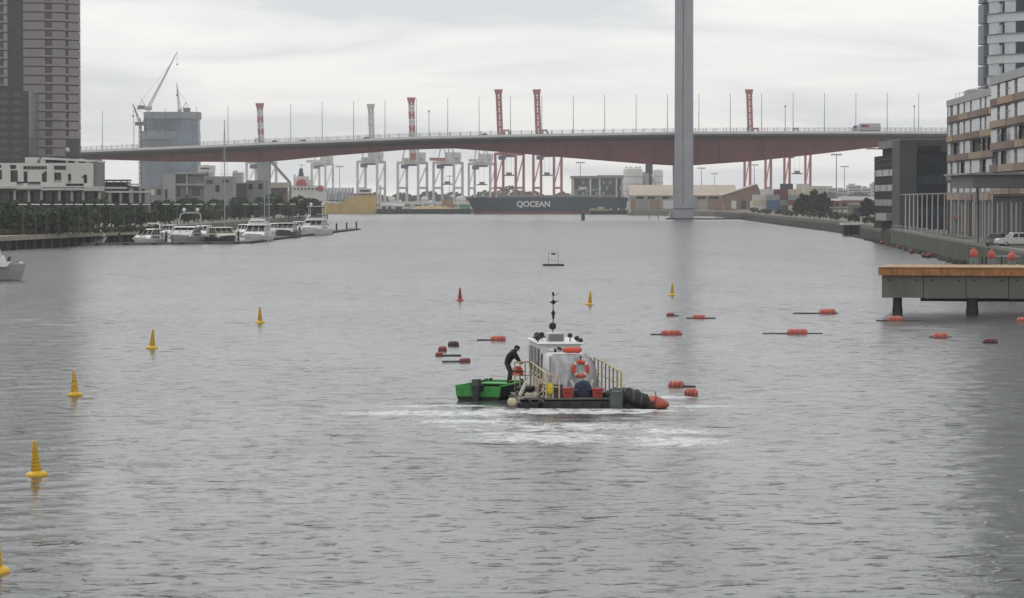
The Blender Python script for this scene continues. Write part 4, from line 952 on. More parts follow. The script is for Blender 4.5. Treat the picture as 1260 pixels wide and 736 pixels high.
PALE = mat('crane_pale_grey', (.36, .38, .40), .6); DKC = mat('crane_dark_grey', (.12, .125, .14), .6)
luffer(182.5, 133, 218, 64, YU + 14, 'pale luffing tower crane with raised jib on the unfinished tower', PALE, mast_to=140)
luffer(172.5, 152, 163.5, 127.5, YU - 12, 'dark luffing tower crane beside the unfinished tower', DKC, 3)
luffer(221, 136, 217.5, 102, YU + 18, 'faint tower crane with upright jib on the sheeted top', PALE, 1.2, mast_to=140)

# ------------------------------------------------------------------ grey buildings by the marina end
YM = 1020
def block(name, label, boxes, wins, Y, cat='building'):
    t = thing(name, label, cat, (PX(boxes[0][0], Y), Y, ZL))
    for i, (x0, x1, y0, y1, d0, dep, m, nm) in enumerate(boxes): pbox(MB(), x0, x1, y0, y1, Y + d0, dep).build(nm, m, t, True)
    for x0, x1, y0, y1, d0, m in wins: pbox(MB(), x0, x1, y0, y1, Y + d0 - .15, .15).build('window', m, t, True)
    return t
G1 = mat('grey_precast', (.34, .335, .33), .85, var=.08, scale=.12, streak=.25); G2 = mat('grey_precast_dark', (.21, .215, .22), .85, var=.1, scale=.12, streak=.25); G3 = mat('grey_precast_mid', (.27, .275, .28), .85, var=.1, scale=.12, streak=.25)
block('precast_building', 'blocky grey precast building between the terraces and the bridge pier',
      [(201, 216, 214, 262, 0, 14, G1, 'wall'), (216, 252, 213, 262, 2, 14, G2, 'wall'), (216, 252, 212, 214.5, .5, 14, G1, 'roof_edge'), (216, 251, 226, 228.5, .6, 2, G1, 'slab_band'), (251, 286, 217, 262, 1, 14, G3, 'wall'), (229, 231, 214.5, 240, .8, 1.3, G1, 'fin'), (244, 263, 203.5, 212, 6, 6, WHITEP, 'roof_plant'), (247, 258, 206.5, 208, 5.8, .3, TINT, 'louvre'), (182, 201, 229, 262, 3, 10, G3, 'wall')],
      [(203, 206, 233, 245, 0, DARKGLASS), (218, 228, 216, 225, 2, TINT), (232, 242, 216, 225, 2, mat('pane_grey', (.16, .165, .17), .2)), (218, 222, 230, 242, 2, DARKGLASS), (228, 231.5, 231, 243, 2, DARKGLASS), (236, 246, 231, 241, 2, TINT), (265, 270, 228, 236, 1, DARKGLASS), (274, 282, 221, 225, 1, TINT), (254, 262, 221, 226, 1, TINT), (185, 190, 233, 240, 3, WHITEP), (193, 198, 233, 240, 3, TINT)], YM)
block('brown_building', 'low brown glass building beside the slender bridge pier',
      [(282, 302, 226, 262, 0, 10, mat('brown_glass', (.06, .052, .048), .3, var=.3), 'wall'), (281.5, 302.5, 224.5, 226.5, -.5, 11, G2, 'roof'), (303, 328, 222, 262, 3, 10, G2, 'wall')],
      [(284, 289, 229, 236, 0, TINT), (291, 296, 229, 236, 0, TINT), (306, 311, 226, 233, 3, DARKGLASS), (318, 323, 226, 233, 3, DARKGLASS)], YM + 60)
block('tan_roof_shed', 'maroon shed with a pale tan roof between the bridge pier and white ship',
      [(329, 352, 231, 262, 0, 12, mat('maroon_wall', (.13, .055, .045), .8, var=.2), 'wall'), (327, 354, 224.5, 231.2, -1, 14, mat('tan_roof_edge', (.46, .42, .34), .8), 'roof')], [(332, 338, 236, 242, 0, DARKGLASS), (343, 349, 236, 242, 0, DARKGLASS)], 1420)
q = thing('loading_boom', 'grey diagonal loading boom leaning from the bridge pier to the tan roof', 'conveyor', P(357, 226, 1440))
a, b = P(357, 225, 1440), P(333, 198, 1440); MB().beam(a, b, 1.5, 1.2).build('boom', mat('boom_grey', (.26, .255, .24), .8), q, True)
MB().beam((a.x, a.y, ZL), a, 1.2).build('support', mat('boom_grey', (.26, .25, .24)), q, True)
for i in range(12):
    x = 386 + i * 4.2; tank('cement_silo', x, x + 3.4, 231, 246, 1960 + (i % 2) * 6, mat('silo_pale', (.38, .39, .41), .7), 'narrow pale silo in the row beyond the tan barge', dome=False, rings=1)['group'] = 'row of narrow silos'

# ------------------------------------------------------------------ apartment building, its tower and dark office across the river
AX, AY, DX, DY = 72.0, 525.0, -1.9 / 63.03, -63 / 63.03
rot_ap = math.atan2(DY, DX)       # local x runs along the facade towards the viewer, local y = away from the river
ap = thing('apartment_building', 'white and brown banded apartment building lining the quay', 'building', (AX, AY, 0), rot_ap)
def sp_of(x):
    k = (x - 630) / F; return (AY * k - AX) / (k * -DY + DX)
BROWN = mat('brown_panel', (.185, .12, .10), .75, var=.12, scale=.5, streak=.1); TANP = mat('tan_panel', (.34, .245, .165), .75, var=.12, scale=.5, streak=.1); BRN2 = mat('umber_panel', (.235, .16, .13), .75, var=.12, scale=.5)
LITE = mat('pale_glass_panel', (.50, .53, .53), .25, var=.10, scale=.4); APG = mat('facade_grey', (.36, .37, .37), .7, var=.08, scale=.3)
SB = sp_of(1222); SE = 150.0
MB().box(0, SB, .6, 16, ZR, 24.0).build('core', mat('apartment_core', (.06, .06, .06), .8), ap)
MB().box(SB, SE, .1, 16, ZR, 25.0).build('core', mat('apartment_core', (.06, .06, .06)), ap)
MB().box(-.15, SB, -.15, 16.2, 23.75, 24.75).build('parapet', APG, ap); MB().box(SB, SE, -.65, 16.2, 25.0, 26.2).build('parapet', APG, ap)
MB().box(-.2, 0, 0, 16, ZR, 23.75).build('end_wall', mat('end_wall_grey', (.30, .30, .29), .8), ap)
rnd = random.Random(17)
w1 = [(1168, 1171), (1176, 1179.6), (1184, 1186), (1192, 1194), (1204, 1206), (1210, 1212), (1219, 1221.6)]
w1s = [(sp_of(a), sp_of(b)) for a, b in w1]
w2s = []; s0 = SB + 9
for x0, x1 in ((1229.5, 1233), (1239.6, 1246), (1251, 1255)): w2s.append((sp_of(x0), sp_of(x1)))
ss = SB + (sp_of(1262) - SB)
while ss < SE - 6: w2s += [(ss + 2, ss + 5), (ss + 9, ss + 14)]; ss += 18
for blk, (sa, sb, off, dz, wins) in enumerate(((0, SB, 0, 0, w1s), (SB, SE, -.5, .9, w2s))):
    for k in range(5):
        zt1, zb1, zc1 = 24.0 - 3.18 * k + dz, 22.1 - 3.18 * k + dz, 20.95 - 3.18 * k + dz
        dark_row = (k == 2)
        # pale strip in bays
        cuts = sorted([sa] + [c for p in wins for c in p] + [sb])
        for i in range(0, len(cuts) - 1, 2):
            a_, b_ = cuts[i], cuts[i + 1]
            if b_ - a_ < .2: continue
            if dark_row and not (i == 0 or rnd.random() < .25): continue
            nb = max(1, int((b_ - a_) / 5.5))
            for j in range(nb):
                if k == 3 and rnd.random() < .3: continue
                u0, u1 = a_ + (b_ - a_) * j / nb, a_ + (b_ - a_) * (j + 1) / nb
                MB().box(u0 + .06, u1 - .06, off + .1, off + .5, zb1, zt1).build('pale_panel', LITE, ap)
        for a_, b_ in wins:
            o = MB().box(a_ + .05, b_ - .05, off + .3, off + .55, zb1, zt1).build('window', DARKGLASS, ap)
            MB().box(a_, b_, off + .18, off + .3, zb1 + .95, zb1 + 1.05).build('glazing_bar', STEEL, o)
        # spandrel panels in browns and tans
        s_ = sa; j = 0; L_ = (6, 11, 16)
        while s_ < sb - .5:
            e_ = min(sb, s_ + rnd.choice((9, 13, 18)))
            if sb - e_ < 4: e_ = sb
            m_ = (BROWN, BRN2, TANP, BROWN, BRN2, TANP)[(j * 2 + k * 5) % 6]
            MB().box(s_ + .02, e_ - .02, off - .06 - .08 * ((j + k) % 2), off + .6, zc1 + .1, zb1 - .03).build('spandrel', m_, ap); s_ = e_; j += 1
        MB().box(sa, sb, off - .05, off + .6, zc1 - .16, zc1 - .02).build('slab_edge', mat('slab_dark', (.10, .10, .10), .8), ap)
zg = 22.1 - 3.18 * 4 - 1.15 - .16
MB().box(0, SE, .55, .7, ZR, zg).build('shopfront_glass', DARKGLASS, ap)
s_ = 1.0; j = 0
while s_ < SE:
    MB().box(s_, s_ + .9, -.1, .5, ZR, zg).build('column', APG if j % 3 else BRN2, ap)
    if j % 2: MB().box(s_ + 1.4, s_ + 4.2, .35, .54, ZR, zg - .6).build('shopfront_panel', TINT if j % 4 == 1 else mat('shop_brown', (.16, .11, .09), .7), ap)
    s_ += 5.2; j += 1
MB().box(8, 20, -.2, .5, ZR + 2.7, ZR + 3.1).build('awning', mat('awning_red', (.22, .07, .06), .7), ap)
# roof furniture
for a_, b_, y0, z0, z1 in ((sp_of(1170), sp_of(1174), 2, 24.75, 26.3), (sp_of(1196), sp_of(1222), 4, 24.75, 27.0)): MB().bevbox(a_, b_, y0, y0 + 8, z0, z1, .2).build('roof_plant', LITE if z1 > 26.5 else APG, ap)
q = MB()
for s_ in range(4, int(SB), 5): q.beam((s_, 1, 24.75), (s_, 1, 25.7), .06)
q.beam((2, 1, 25.7), (SB - 2, 1, 25.7), .06); q.build('roof_rail', STEEL, ap)
# canopy over the quay
cn_ = thing('quay_canopy', 'grey flat canopy reaching out from the apartment building over the quay', 'canopy', (PX(1225, 405), 405, ZR))
CG = mat('canopy_grey', (.17, .175, .185), .7, var=.1)
MB().box(PX(1197, 400), 74, 400, 420, PZ(231, 400), PZ(215, 400)).build('roof_slab', CG, cn_, True)
MB().box(PX(1189, 400), 74, 399.4, 421, PZ(215.2, 400), PZ(213, 400)).build('roof_edge', mat('canopy_edge', (.26, .265, .27), .7), cn_, True)
for X_, Y_ in ((61.5, 419), (69, 401), (69, 419)): MB().tube((X_, Y_, ZR), (X_, Y_, PZ(231, 400) + .1), .2, n=8).build('post', STEEL, cn_, True)

# glass tower
YQ = 535; kq = YQ / F; Rq = 15.0; cxq = PX(1209.5, YQ) + Rq
gt = thing('glass_tower', 'tall rounded pale glass tower rising behind the apartment building', 'tower', (cxq, YQ + 2, ZR))
GP = mat('tower_glass_pale', (.56, .61, .63), .3, var=.12, scale=.2); GB = mat('tower_band', (.62, .64, .64), .6, var=.06, scale=.2); GD = mat('tower_glass_blue', (.16, .19, .23), .2, var=.2, scale=.2)
pq = 25.2 * kq; zq = PZ(100, YQ) - ZR; nq = 28
MB().lathe([(Rq - .5, 0), (Rq - .5, zq + 26 * pq)], n=56).build('core', GD, gt)
angs = [-100, -78, -62, -46, -30, -12, 8, 30]
bm = MB().arc(0, 0, Rq - .5, Rq + .12, R(-76), R(60), 0, pq * .40, 20).mesh('band', GB)
eg = MB().arc(0, 0, Rq - .5, Rq + .35, R(-78), R(60), pq * .40, pq * .40 + .14, 20).mesh('band_edge', mat('edge_grey', (.22, .23, .25), .6))
gms = [MB().arc(0, 0, Rq - .45, Rq - .05, R(a), R(b), pq * .40 + .14, pq - .02, 4).mesh('glass_panel', m_) for a, b, m_ in ((-75, -62, GP), (-61.5, -57, DARKGLASS), (-56.5, -47, GP), (-46.5, -38, DARKGLASS), (-37.5, -24, GP), (-23.5, -12, GD), (-11.5, 4, GP), (4.5, 14, DARKGLASS), (14.5, 40, GP))]
sl = MB().arc(0, 0, Rq - .45, Rq + .5, R(-96), R(-78.5), 0, pq - .25, 4).mesh('stair_panel', mat('stair_grey', (.20, .21, .24), .5))
for f in range(-4, 26):
    z = zq + f * pq - pq * .2
    part('band', None, gt, bm, (0, 0, z)); part('band_edge', None, gt, eg, (0, 0, z)); part('stair_panel', None, gt, sl, (0, 0, z))
    for i, g_ in enumerate(gms): part('glass_panel', None, gt, g_, (0, 0, z))
for f in range(0, 26):
    q = MB(); a1 = R(-66); z = zq + f * pq - pq * .2
    q.arc(0, 0, Rq, Rq + .5, R(-60.5), R(-58), z + pq * .45, z + pq * .85, 2); q.build('open_sash', LITE, gt)

# dark office
YO = 600
of = thing('office_building', 'dark grey office building with a blank stair core next to the apartments', 'building', (PX(1118, YO), YO, ZR))
O1 = mat('office_black', (.03, .032, .036), .85, var=.2, scale=.3, spec=.1); O2 = mat('office_grey', (.075, .08, .076), .85, var=.1, scale=.2, streak=.2); O3 = mat('office_blue_black', (.03, .036, .045), .2, var=.3, scale=.2)
OX = PX(1107.5, YO); OYb = OX * F / (1075.5 - 630); zo = PZ(193, OYb); zo2 = PZ(184, OYb * .985)
MB().box(OX, OX + 22, YO, OYb, ZR, zo).build('wall', O1, of, True)
MB().box(OX + .6, OX + 20, YO, OYb - 9, zo, zo2).build('upper_wall', O1, of, True)
MB().box(OX - .1, OX + 20, YO - .3, OYb - 8, zo2, zo2 + 1.5).build('roof_box', mat('office_light_grey', (.17, .18, .18), .8), of, True)
for x0, x1, y0, y1, d0, dep, m, nm in ((1107, 1128, 172.5, 290, -1.5, 12, O2, 'stair_core'), (1128, 1172, 186, 290, -.4, 20, O3, 'glass_wall'), (1127, 1172, 172.5, 187, -.8, 20, O2, 'roof_band'), (1131, 1157, 179.5, 187, -1, 2, O1, 'roof_recess')):
    pbox(MB(), x0, x1, y0, y1, YO + d0, dep).build(nm, m, of, True)
for r_, y in enumerate((210, 228, 245.5)):
    for i in range(8):
        ya = YO + 11 + i * (OYb - YO - 13) / 8; z_ = PZ(y, OYb)
        MB().box(OX - .12, OX + .05, ya, ya + (OYb - YO) / 8 * .68, z_ - 1.25, z_).build('window', (mat('office_blind', (.42, .42, .40), .5), TINT, mat('office_blind2', (.24, .25, .25), .5))[(i * 5 + r_) % 3 if r_ < 2 else 1 + i % 2], of, True)
for z_ in (zo - .9, zo - 2.0): MB().box(OX - .1, OX + .05, YO, OYb, z_, z_ + .12).build('floor_line', O2, of, True)
for f in range(7):
    for i in range(5): pbox(MB(), 1129 + i * 8, 1136.4 + i * 8, 190 + f * 13, 200.5 + f * 13, YO - .52, .12).build('window', (O3, TINT, DARKGLASS)[(i * 3 + f * 2) % 3], of, True)
MB().box(OX - 1.2, OX, YO + 12, YO + 30, ZR + 1.6, ZR + 3.0).build('entrance_canopy', mat('entrance_pale', (.32, .32, .30), .7), of, True)
q = MB(); a = Vector((OX + 1, OYb - 3, zo + 1.6)); q.beam((a.x - 3, a.y, a.z), (a.x + 1, a.y, a.z), .3); q.beam((a.x + .6, a.y, a.z), (a.x + .6, a.y, zo - .1), .2); q.build('roof_arm', STEEL, of, True)

# pale poles along the quay
pp = thing('quay_pole', 'tall pale pole with short top arm in the row on the quay', 'pole', (0, 0, 0), 0, 'row of pale poles on the quay')
POLE = mat('pole_white', (.50, .50, .49), .5, var=.05)
MB().tube((0, 0, 0), (0, 0, 6.5), .13, .10, 8).build('shaft', POLE, pp)
q = MB(); q.beam((-.95, 0, 6.45), (.75, 0, 6.58), .16, .14); q.build('top_arm', POLE, pp); MB().box(-.22, .22, -.22, .22, 0, .12).build('base_plate', STEEL, pp); ppt = tree_of(pp)
xs_ = [1114, 1119, 1124, 1129, 1134.4, 1140.5, 1147, 1154, 1162, 1170.5, 1179.6, 1188, 1199, 1209, 1221]
for i, x in enumerate(xs_):
    kx = (x - 630) / F; d_ = (73 - 585 * 7 / 149) / (kx - 7 / 149); l = (kx * d_, d_, ZR)
    o = pp if i == 0 else dup(pp, l, 0, tree=ppt); o.location = l; o.scale = (1, 1, (PZ(239.5 - (x - 1114) * .028, d_) - ZR) / 6.5)
# benches/bikes clutter on the quay: low planter boxes and people-height racks
rnd = random.Random(4)
for i in range(9):
    x = 1104 + i * 10.5; kx = (x - 630) / F; d_ = (72 - 585 * 7 / 149) / (kx - 7 / 149)
    t_ = thing('bike_rack', 'low steel bicycle rack on the quay below the pale poles', 'bike rack', (kx * d_, d_, ZR), rnd.uniform(0, 3), 'bicycle racks on the quay')
    for k in range(3):
        q = MB(); q.path([(k * .8 - .8, -.5, 0), (k * .8 - .8, -.5, .8), (k * .8 - .8, .5, .8), (k * .8 - .8, .5, 0)], .05, 6); q.build('hoop', STEEL, t_)
    MB().box(-1.1, 1.1, -.55, .55, 0, .06).build('base', DARKCONC, t_)

# vehicles on the quay
pk = thing('pickup_truck', 'white double-cab pickup truck parked on the quay', 'pickup', (PX(1252, 385), 385, ZR), R(8))
PW = mat('pickup_white', (.66, .66, .64), .3, var=.04, spec=.6)
MB().prism([(-2.6, .45), (2.6, .45), (2.65, 1.05), (1.0, 1.1), (-1.3, 1.15), (-2.45, 1.05), (-2.65, .8)], -.9, .9, 'y').build('body', PW, pk)
MB().frus((-1.35, 1.05, -.86, .86, 1.12), (-.75, .85, -.7, .7, 1.78)).build('cabin', PW, pk)
for x0, x1 in ((-1.0, -.15), (0, .8)):
    MB().prism([(x0 + (.12 if x0 < -.5 else 0), 1.2), (x1, 1.2), (x1, 1.66), (x0 + (.42 if x0 < -.5 else .02), 1.66)], -.865, -.72, 'y').build('side_window', DARKGLASS, pk)
MB().frus((-1.38, -1.0, -.72, .72, 1.18), (-.85, -.7, -.62, .62, 1.7)).build('windscreen', DARKGLASS, pk)
MB().box(1.1, 2.6, -.8, .8, 1.1, 1.16).build('tray', BLACK, pk)
for s in (-1, 1): MB().bevbox(-2.68, -2.5, s * .62 - .2, s * .62 + .2, .78, .95, .03).build('headlight', STEEL, pk)
MB().box(-2.7, -2.55, -.85, .85, .45, .65).build('bumper', STEEL, pk)
for x in (-1.65, 1.6):
    for y in (-.78, .78): wheel(pk, x, y, .4, .26)
c1 = thing('car', 'dark grey hatchback parked next to the white pickup on the quay', 'car', (PX(1226, 392), 392, ZR), R(70)); car_mesh(c1, (.12, .13, .14), 4.3, 1.8, 1.55)

# mooring piles with red caps behind the pier
mp = thing('mooring_pile', 'grey mooring pile with an orange-red cone cap behind the timber pier', 'mooring pile', (0, 0, 0), 0, 'capped mooring piles')
MB().lathe([(.36, -2), (.36, 3.15), (.30, 3.25)], n=14).build('pile', mat('pile_grey', (.19, .20, .19), .85, var=.25, scale=1.5, streak=.5), mp)
MB().lathe([(.30, 3.2), (.35, 3.26), (.38, 3.45), (.34, 3.66), (.24, 3.82), (.11, 3.9), (.09, 4.02), (.03, 4.05)], n=14).build('cap', mat('cap_red', (.50, .10, .06), .5), mp)
MB().lathe([(.37, 2.3), (.42, 2.3), (.42, 2.5), (.37, 2.5)], n=14).build('collar', STEEL, mp); mpt = tree_of(mp)
for i, (x, Y, s_) in enumerate(((1198.5, 286, 1.0), (1220.5, 282, 1.0), (1245.5, 276, 1.0))):
    l = (PX(x, Y), Y, 0); o = mp if i == 0 else dup(mp, l, i, tree=mpt); o.location = l; o['label'] = 'grey mooring pile with orange-red cap ' + ('standing apart from the steel gangway', 'at the post end of the steel gangway', 'below the white pickup at the gangway rail')[i]; o.scale = (1, 1, PZ(304.5 + (x - 1198) * .08, Y) / 4.05)
gw = thing('mooring_gangway', 'dark steel gangway frame between the capped piles', 'gangway', (PX(1212, 284), 284, 0))
for x in (1209, 1214, 1233): pbox(MB(), x - .8, x + .8, 316, 352, 284, .3).build('post', BLACK, gw, True)
pbox(MB(), 1208, 1256, 326, 329, 284.3, 1.4).build('beam', STEEL, gw, True)
pbox(MB(), 1226, 1256, 314.5, 316, 284, .25).build('rail', STEEL, gw, True)

# ------------------------------------------------------------------ timber pier
YP = 236
pr = thing('timber_pier', 'broad pier with orange timber edge and grey concrete beam on dark posts', 'pier', (PX(1081, YP), YP, 0), R(-11))
OT = mat('orange_timber', (.42, .185, .065), .75, var=.28, scale=1.6, streak=.45, dirt=(.2, .11, .06)); PB = mat('pier_concrete', (.165, .155, .14), .85, var=.14, scale=.5, streak=.45, dirt=(.10, .085, .06), bump=.2)
xa, xb = PX(1081, YP), 46.0
ztop, zmid, zbot = PZ(329.5, YP), PZ(339, YP), PZ(366.5, YP)
for i in range(6):
    x0 = xa + .25 + i * (xb - xa) / 6; MB().box(x0, x0 + (xb - xa) / 6 - .05, YP + .3, YP + 9, zbot - .03 * (i % 2), zmid).build('edge_beam', PB, pr, True)
    for dx_ in (.6, 2.6): MB().lathe([(.02, -.06), (.07, -.06), (.07, 0), (.02, 0)], (x0 + dx_, YP + .3, zmid - .35), 8, 'y').build('bolt', BLACK, pr, True)
nb = 40
for i in range(nb):
    x0 = xa + (xb - xa) * i / nb; x1 = xa + (xb - xa) * (i + 1) / nb
    q = MB(); q.box(x0 + .01, x1 - .01, YP, YP + .22, zmid + .01, ztop - .02); q.build('fascia_board', OT, pr, True)
    q = MB(); q.box(x0 + .02, x1 - .02, YP - .08, YP + 9.3, ztop, ztop + .06); q.build('deck_plank', mat('deck_plank', (.40, .26, .15), .75, var=.15, scale=.8), pr, True)
MB().box(xa, xa + .22, YP + .22, YP + 9.2, zmid + .01, ztop - .02).build('end_fascia', OT, pr, True)
MB().box(xa + .2, xb, YP + .22, YP + 9, zmid, ztop - .01).build('deck_frame', TIMB, pr, True)
for x, Y in ((1103.5, YP), (1195, YP), (1310, YP), (1400, YP)):
    X_ = PX(x, YP); MB().lathe([(.34 if x < 1150 else .42, -2), (.34 if x < 1150 else .42, zbot + .1)], (X_, Y + 1.0, 0), 14).build('post', mat('post_dark', (.035, .037, .04), .7, var=.3, scale=2, streak=.3), pr, True)
for x in (1103.5, 1195): MB().lathe([(.37 if x < 1150 else .45, -.5), (.39 if x < 1150 else .47, .25), (.36 if x < 1150 else .43, .55)], (PX(x, YP), YP + 1.0, 0), 14).build('weed_band', mat('weed', (.035, .04, .022), .9, var=.5, scale=6), pr, True)
MB().beam((xa + 3, YP + 2.2, zbot - .15), (xb, YP + 2.2, zbot - .15), .3).build('brace', BLACK, pr, True)

# ------------------------------------------------------------------ marina
pt = thing('marina_pontoon', 'low dark marina pontoon lined with moored motor boats', 'pontoon', (W(115, 301.5).x, W(115, 301.5).y, 0))
PTM = mat('pontoon_deck', (.13, .13, .125), .85, var=.15)
pts = [W(100, 302.3), W(305, 300.0), W(340, 295), W(441, 282.8)]
for a, b in zip(pts, pts[1:]):
    q = MB(); d = (b - a).normalized(); n2 = Vector((-d.y, d.x, 0)) * 2.4; q.prism([(a.x, a.y), (b.x, b.y), (b.x + n2.x, b.y + n2.y), (a.x + n2.x, a.y + n2.y)], -.4, .45, 'z'); q.build('walkway', PTM, pt, True)
    L = (b - a).length; n_ = int(L / 6)
    for i in range(n_):
        p = a + (b - a) * ((i + .5) / n_) ; q = MB(); q.bevbox(p.x - .9, p.x + .9, p.y - .12, p.y - .001, -.2, .3, .05); q.build('fender', BLACK, pt, True)
pl2 = thing('pontoon_pile', 'dark pontoon pile with a white cap at the marina end', 'pile', (0, 0, 0), 0, 'white-capped pontoon piles')
MB().lathe([(.22, -1.5), (.22, 2.2)], n=10).build('pile', TIMB, pl2); MB().lathe([(.26, 2.2), (.26, 2.45), (.05, 2.85)], n=10).build('cap', WHITE, pl2); p2t = tree_of(pl2)
for i, (x, y) in enumerate(((438, 283), (426, 284.5), (413.5, 286), (403, 287), (145, 301), (203, 300.5), (292, 299.5), (330, 296), (368, 291.5))):
    l = W(x, y) + Vector((0, 2.2, 0)); o = pl2 if i == 0 else dup(pl2, l, 0, tree=p2t); o.location = l
gg = thing('gangway_ramp', 'white railed gangway ramp from the promenade down to the pontoon', 'gangway', (W(120, 301).x, W(120, 301).y, 0))
a, b = W(121, 301) + Vector((0, 1, .5)), P(131, 281, 612)
for k, dxx in enumerate((-.8, .8)):
    q = MB(); o_ = Vector((dxx, 0, 0)); q.beam(a + o_, b + o_, .16, .4); q.beam(a + o_ + Vector((0, 0, 1)), b + o_ + Vector((0, 0, 1)), .1)
    for i in range(8): p = a + (b - a) * (i / 7) + o_; q.beam(p, p + Vector((0, 0, 1)), .07)
    q.build('side_rail', WHITE, gg, True)
q = MB(); q.add([a + Vector((-.8, 0, .05)), a + Vector((.8, 0, .05)), b + Vector((.8, 0, .05)), b + Vector((-.8, 0, .05)), a + Vector((-.8, 0, -.1)), a + Vector((.8, 0, -.1)), b + Vector((.8, 0, -.1)), b + Vector((-.8, 0, -.1))], [[0, 1, 2, 3], [7, 6, 5, 4], [0, 4, 5, 1], [1, 5, 6, 2], [2, 6, 7, 3], [3, 7, 4, 0]]); q.build('walkway', STEEL, gg, True)

def hull(L, Bm, fb, m, parent, name='hull', stripe=None):
    v = []; f = []; n = 12
    for i in range(n + 1):
        t = i / n; y = -L / 2 + L * t; wd = Bm / 2 * (1 - max(0, (t - .4) / .6) ** 2.3 * .985) * (.93 + .07 * min(1, t * 4)); zd = fb * (1 + .35 * t * t); rake = L * .07 * max(0, (t - .6) / .4)
        wc = wd * .86; v += [(-wd, y + rake, zd), (-wd * .97, y + rake * .8, zd * .62), (-wc, y + rake * .2, .08), (0, y, -.45), (wc, y + rake * .2, .08), (wd * .97, y + rake * .8, zd * .62), (wd, y + rake, zd)]
    for i in range(n):
        for j in range(6): a = i * 7 + j; f.append([a, a + 1, a + 8, a + 7])
        a = i * 7; f.append([a + 6, a, a + 7, a + 13])
    f.append([6, 5, 4, 3, 2, 1, 0]); f.append([n * 7 + k for k in range(7)])
    return MB().add(v, f, False).build(name, m, parent)
def cruiser(label, loc, head, L, Bm, fb, top, hullm, cabm, glass=DARKGLASS, fly=False, arch=False, domes=0, canopy=None, group='boats moored in the marina'):
    t = thing('motor_boat', label, 'boat', loc, R(head), group)     # bow along local +y
    fb *= .72; hull(L, Bm, fb, hullm, t)
    MB().box(-Bm * .46, Bm * .46, -L / 2 - .03, -L / 2 + .01, .1, fb * .85).build('transom_panel', TINT, t)
    b2 = Bm * .43
    MB().frus((-b2, b2, -L * .32, L * .30, fb * .98), (-b2 * .92, b2 * .92, -L * .30, L * .14, fb + .75)).build('cabin', cabm, t)
    for s in (-1, 1):
        for k in range(3): MB().frus((s * b2 * .985, s * b2 * 1.005, -L * .2 + k * L * .11, -L * .12 + k * L * .11, fb + .12), (s * b2 * .955, s * b2 * .975, -L * .2 + k * L * .11, -L * .12 + k * L * .11, fb + .5)).build('porthole', glass, t)
    h2 = fb + .75; hw_ = 1.0 + (.25 if fly else 0)
    o = MB().frus((-b2 * .9, b2 * .9, -L * .28, L * .14, h2 - .03), (-b2 * .80, b2 * .80, -L * .26, L * .0, h2 + hw_)).build('window_band', glass, t)
    for k in (-1, -.33, .33, 1): MB().beam((k * b2 * .9, L * .142, h2), (k * b2 * .80, L * .004, h2 + hw_), .09).build('window_post', cabm, o)
    for s in (-1, 1):
        for k in range(3): MB().beam((s * b2 * .9, -L * .26 + k * L * .12, h2), (s * b2 * .80, -L * .245 + k * L * .1, h2 + hw_), .1).build('window_post', cabm, o)
    h3 = h2 + hw_ - .01
    MB().frus((-b2 * .95, b2 * .95, -L * .36, L * .05, h3), (-b2 * .9, b2 * .9, -L * .35, L * .02, h3 + .16)).build('roof', canopy or cabm, t)
    h4 = h3 + .15
    if fly:
        MB().frus((-b2 * .82, b2 * .82, -L * .24, L * .0, h4), (-b2 * .88, b2 * .88, -L * .24, -L * .04, h4 + .75)).build('flybridge', cabm, t)
        MB().frus((-b2 * .75, b2 * .75, -L * .04, -L * .01, h4 + .7), (-b2 * .68, b2 * .68, -L * .10, -L * .08, h4 + 1.2)).build('fly_screen', TINT, t)
        if top > h4 + 2: 
            MB().bevbox(-b2 * .85, b2 * .85, -L * .26, -L * .03, top - .25, top - .1, .05).build('hardtop', cabm, t)
            for s in (-1, 1):
                MB().beam((s * b2 * .8, -L * .22, h4 + .7), (s * b2 * .75, -L * .2, top - .2), .12).build('hardtop_post', cabm, t); MB().beam((s * b2 * .7, -L * .05, h4 + .7), (s * b2 * .7, -L * .08, top - .2), .1).build('hardtop_post', cabm, t)
    if arch:
        q = MB(); q.path([(-b2, -L * .2, h3), (-b2 * .9, -L * .26, top - .6), (-b2 * .6, -L * .27, top - .25), (b2 * .6, -L * .27, top - .25), (b2 * .9, -L * .26, top - .6), (b2, -L * .2, h3)], .14, 8); q.build('radar_arch', cabm, t)
    for k in range(domes):
        x = (-.5 + k) * b2 * 1.2 if domes > 1 else 0; yk = -L * .27 if arch else -L * .15
        q = MB(); q.lathe([(.16, top - .2), (.16, top), (.36, top + .12), (.38, top + .4), (.2, top + .66), (.02, top + .7)], (x, yk, 0), 12); q.build('radar_dome', WHITE, t)
    q = MB()
    for s in (-1, 1):
        pr_ = [(s * Bm * .44, L * .02, fb * 1.1 + .65), (s * Bm * .38, L * .25, fb * 1.2 + .7), (s * Bm * .15, L * .47, fb * 1.33 + .7)]
        q.path(pr_, .03, 5)
        for p in pr_: q.tube(p, (p[0], p[1], p[2] - .75), .025, n=4)
    q.build('bow_rail', STEEL, t); return t
def at_w(x, y, back=6.0): p = W(x, y); return (p.x * (p.y + back) / p.y, p.y + back, 0)
HDARK = mat('hull_dark_grey', (.055, .058, .062), .4, var=.2); HGREY = mat('hull_grey', (.33, .34, .34), .4, var=.15, streak=.2); CRM = mat('cream_gelcoat', (.55, .50, .38), .45, var=.08); CANV = mat('black_canvas', (.02, .022, .024), .8)
cruiser('white express cruiser with black canvas screens next to the gangway ramp', at_w(181, 300.8), 160, 9.5, 3.9, 1.35, 4.1, WHITE, WHITE, glass=CANV, canopy=WHITE, arch=True)
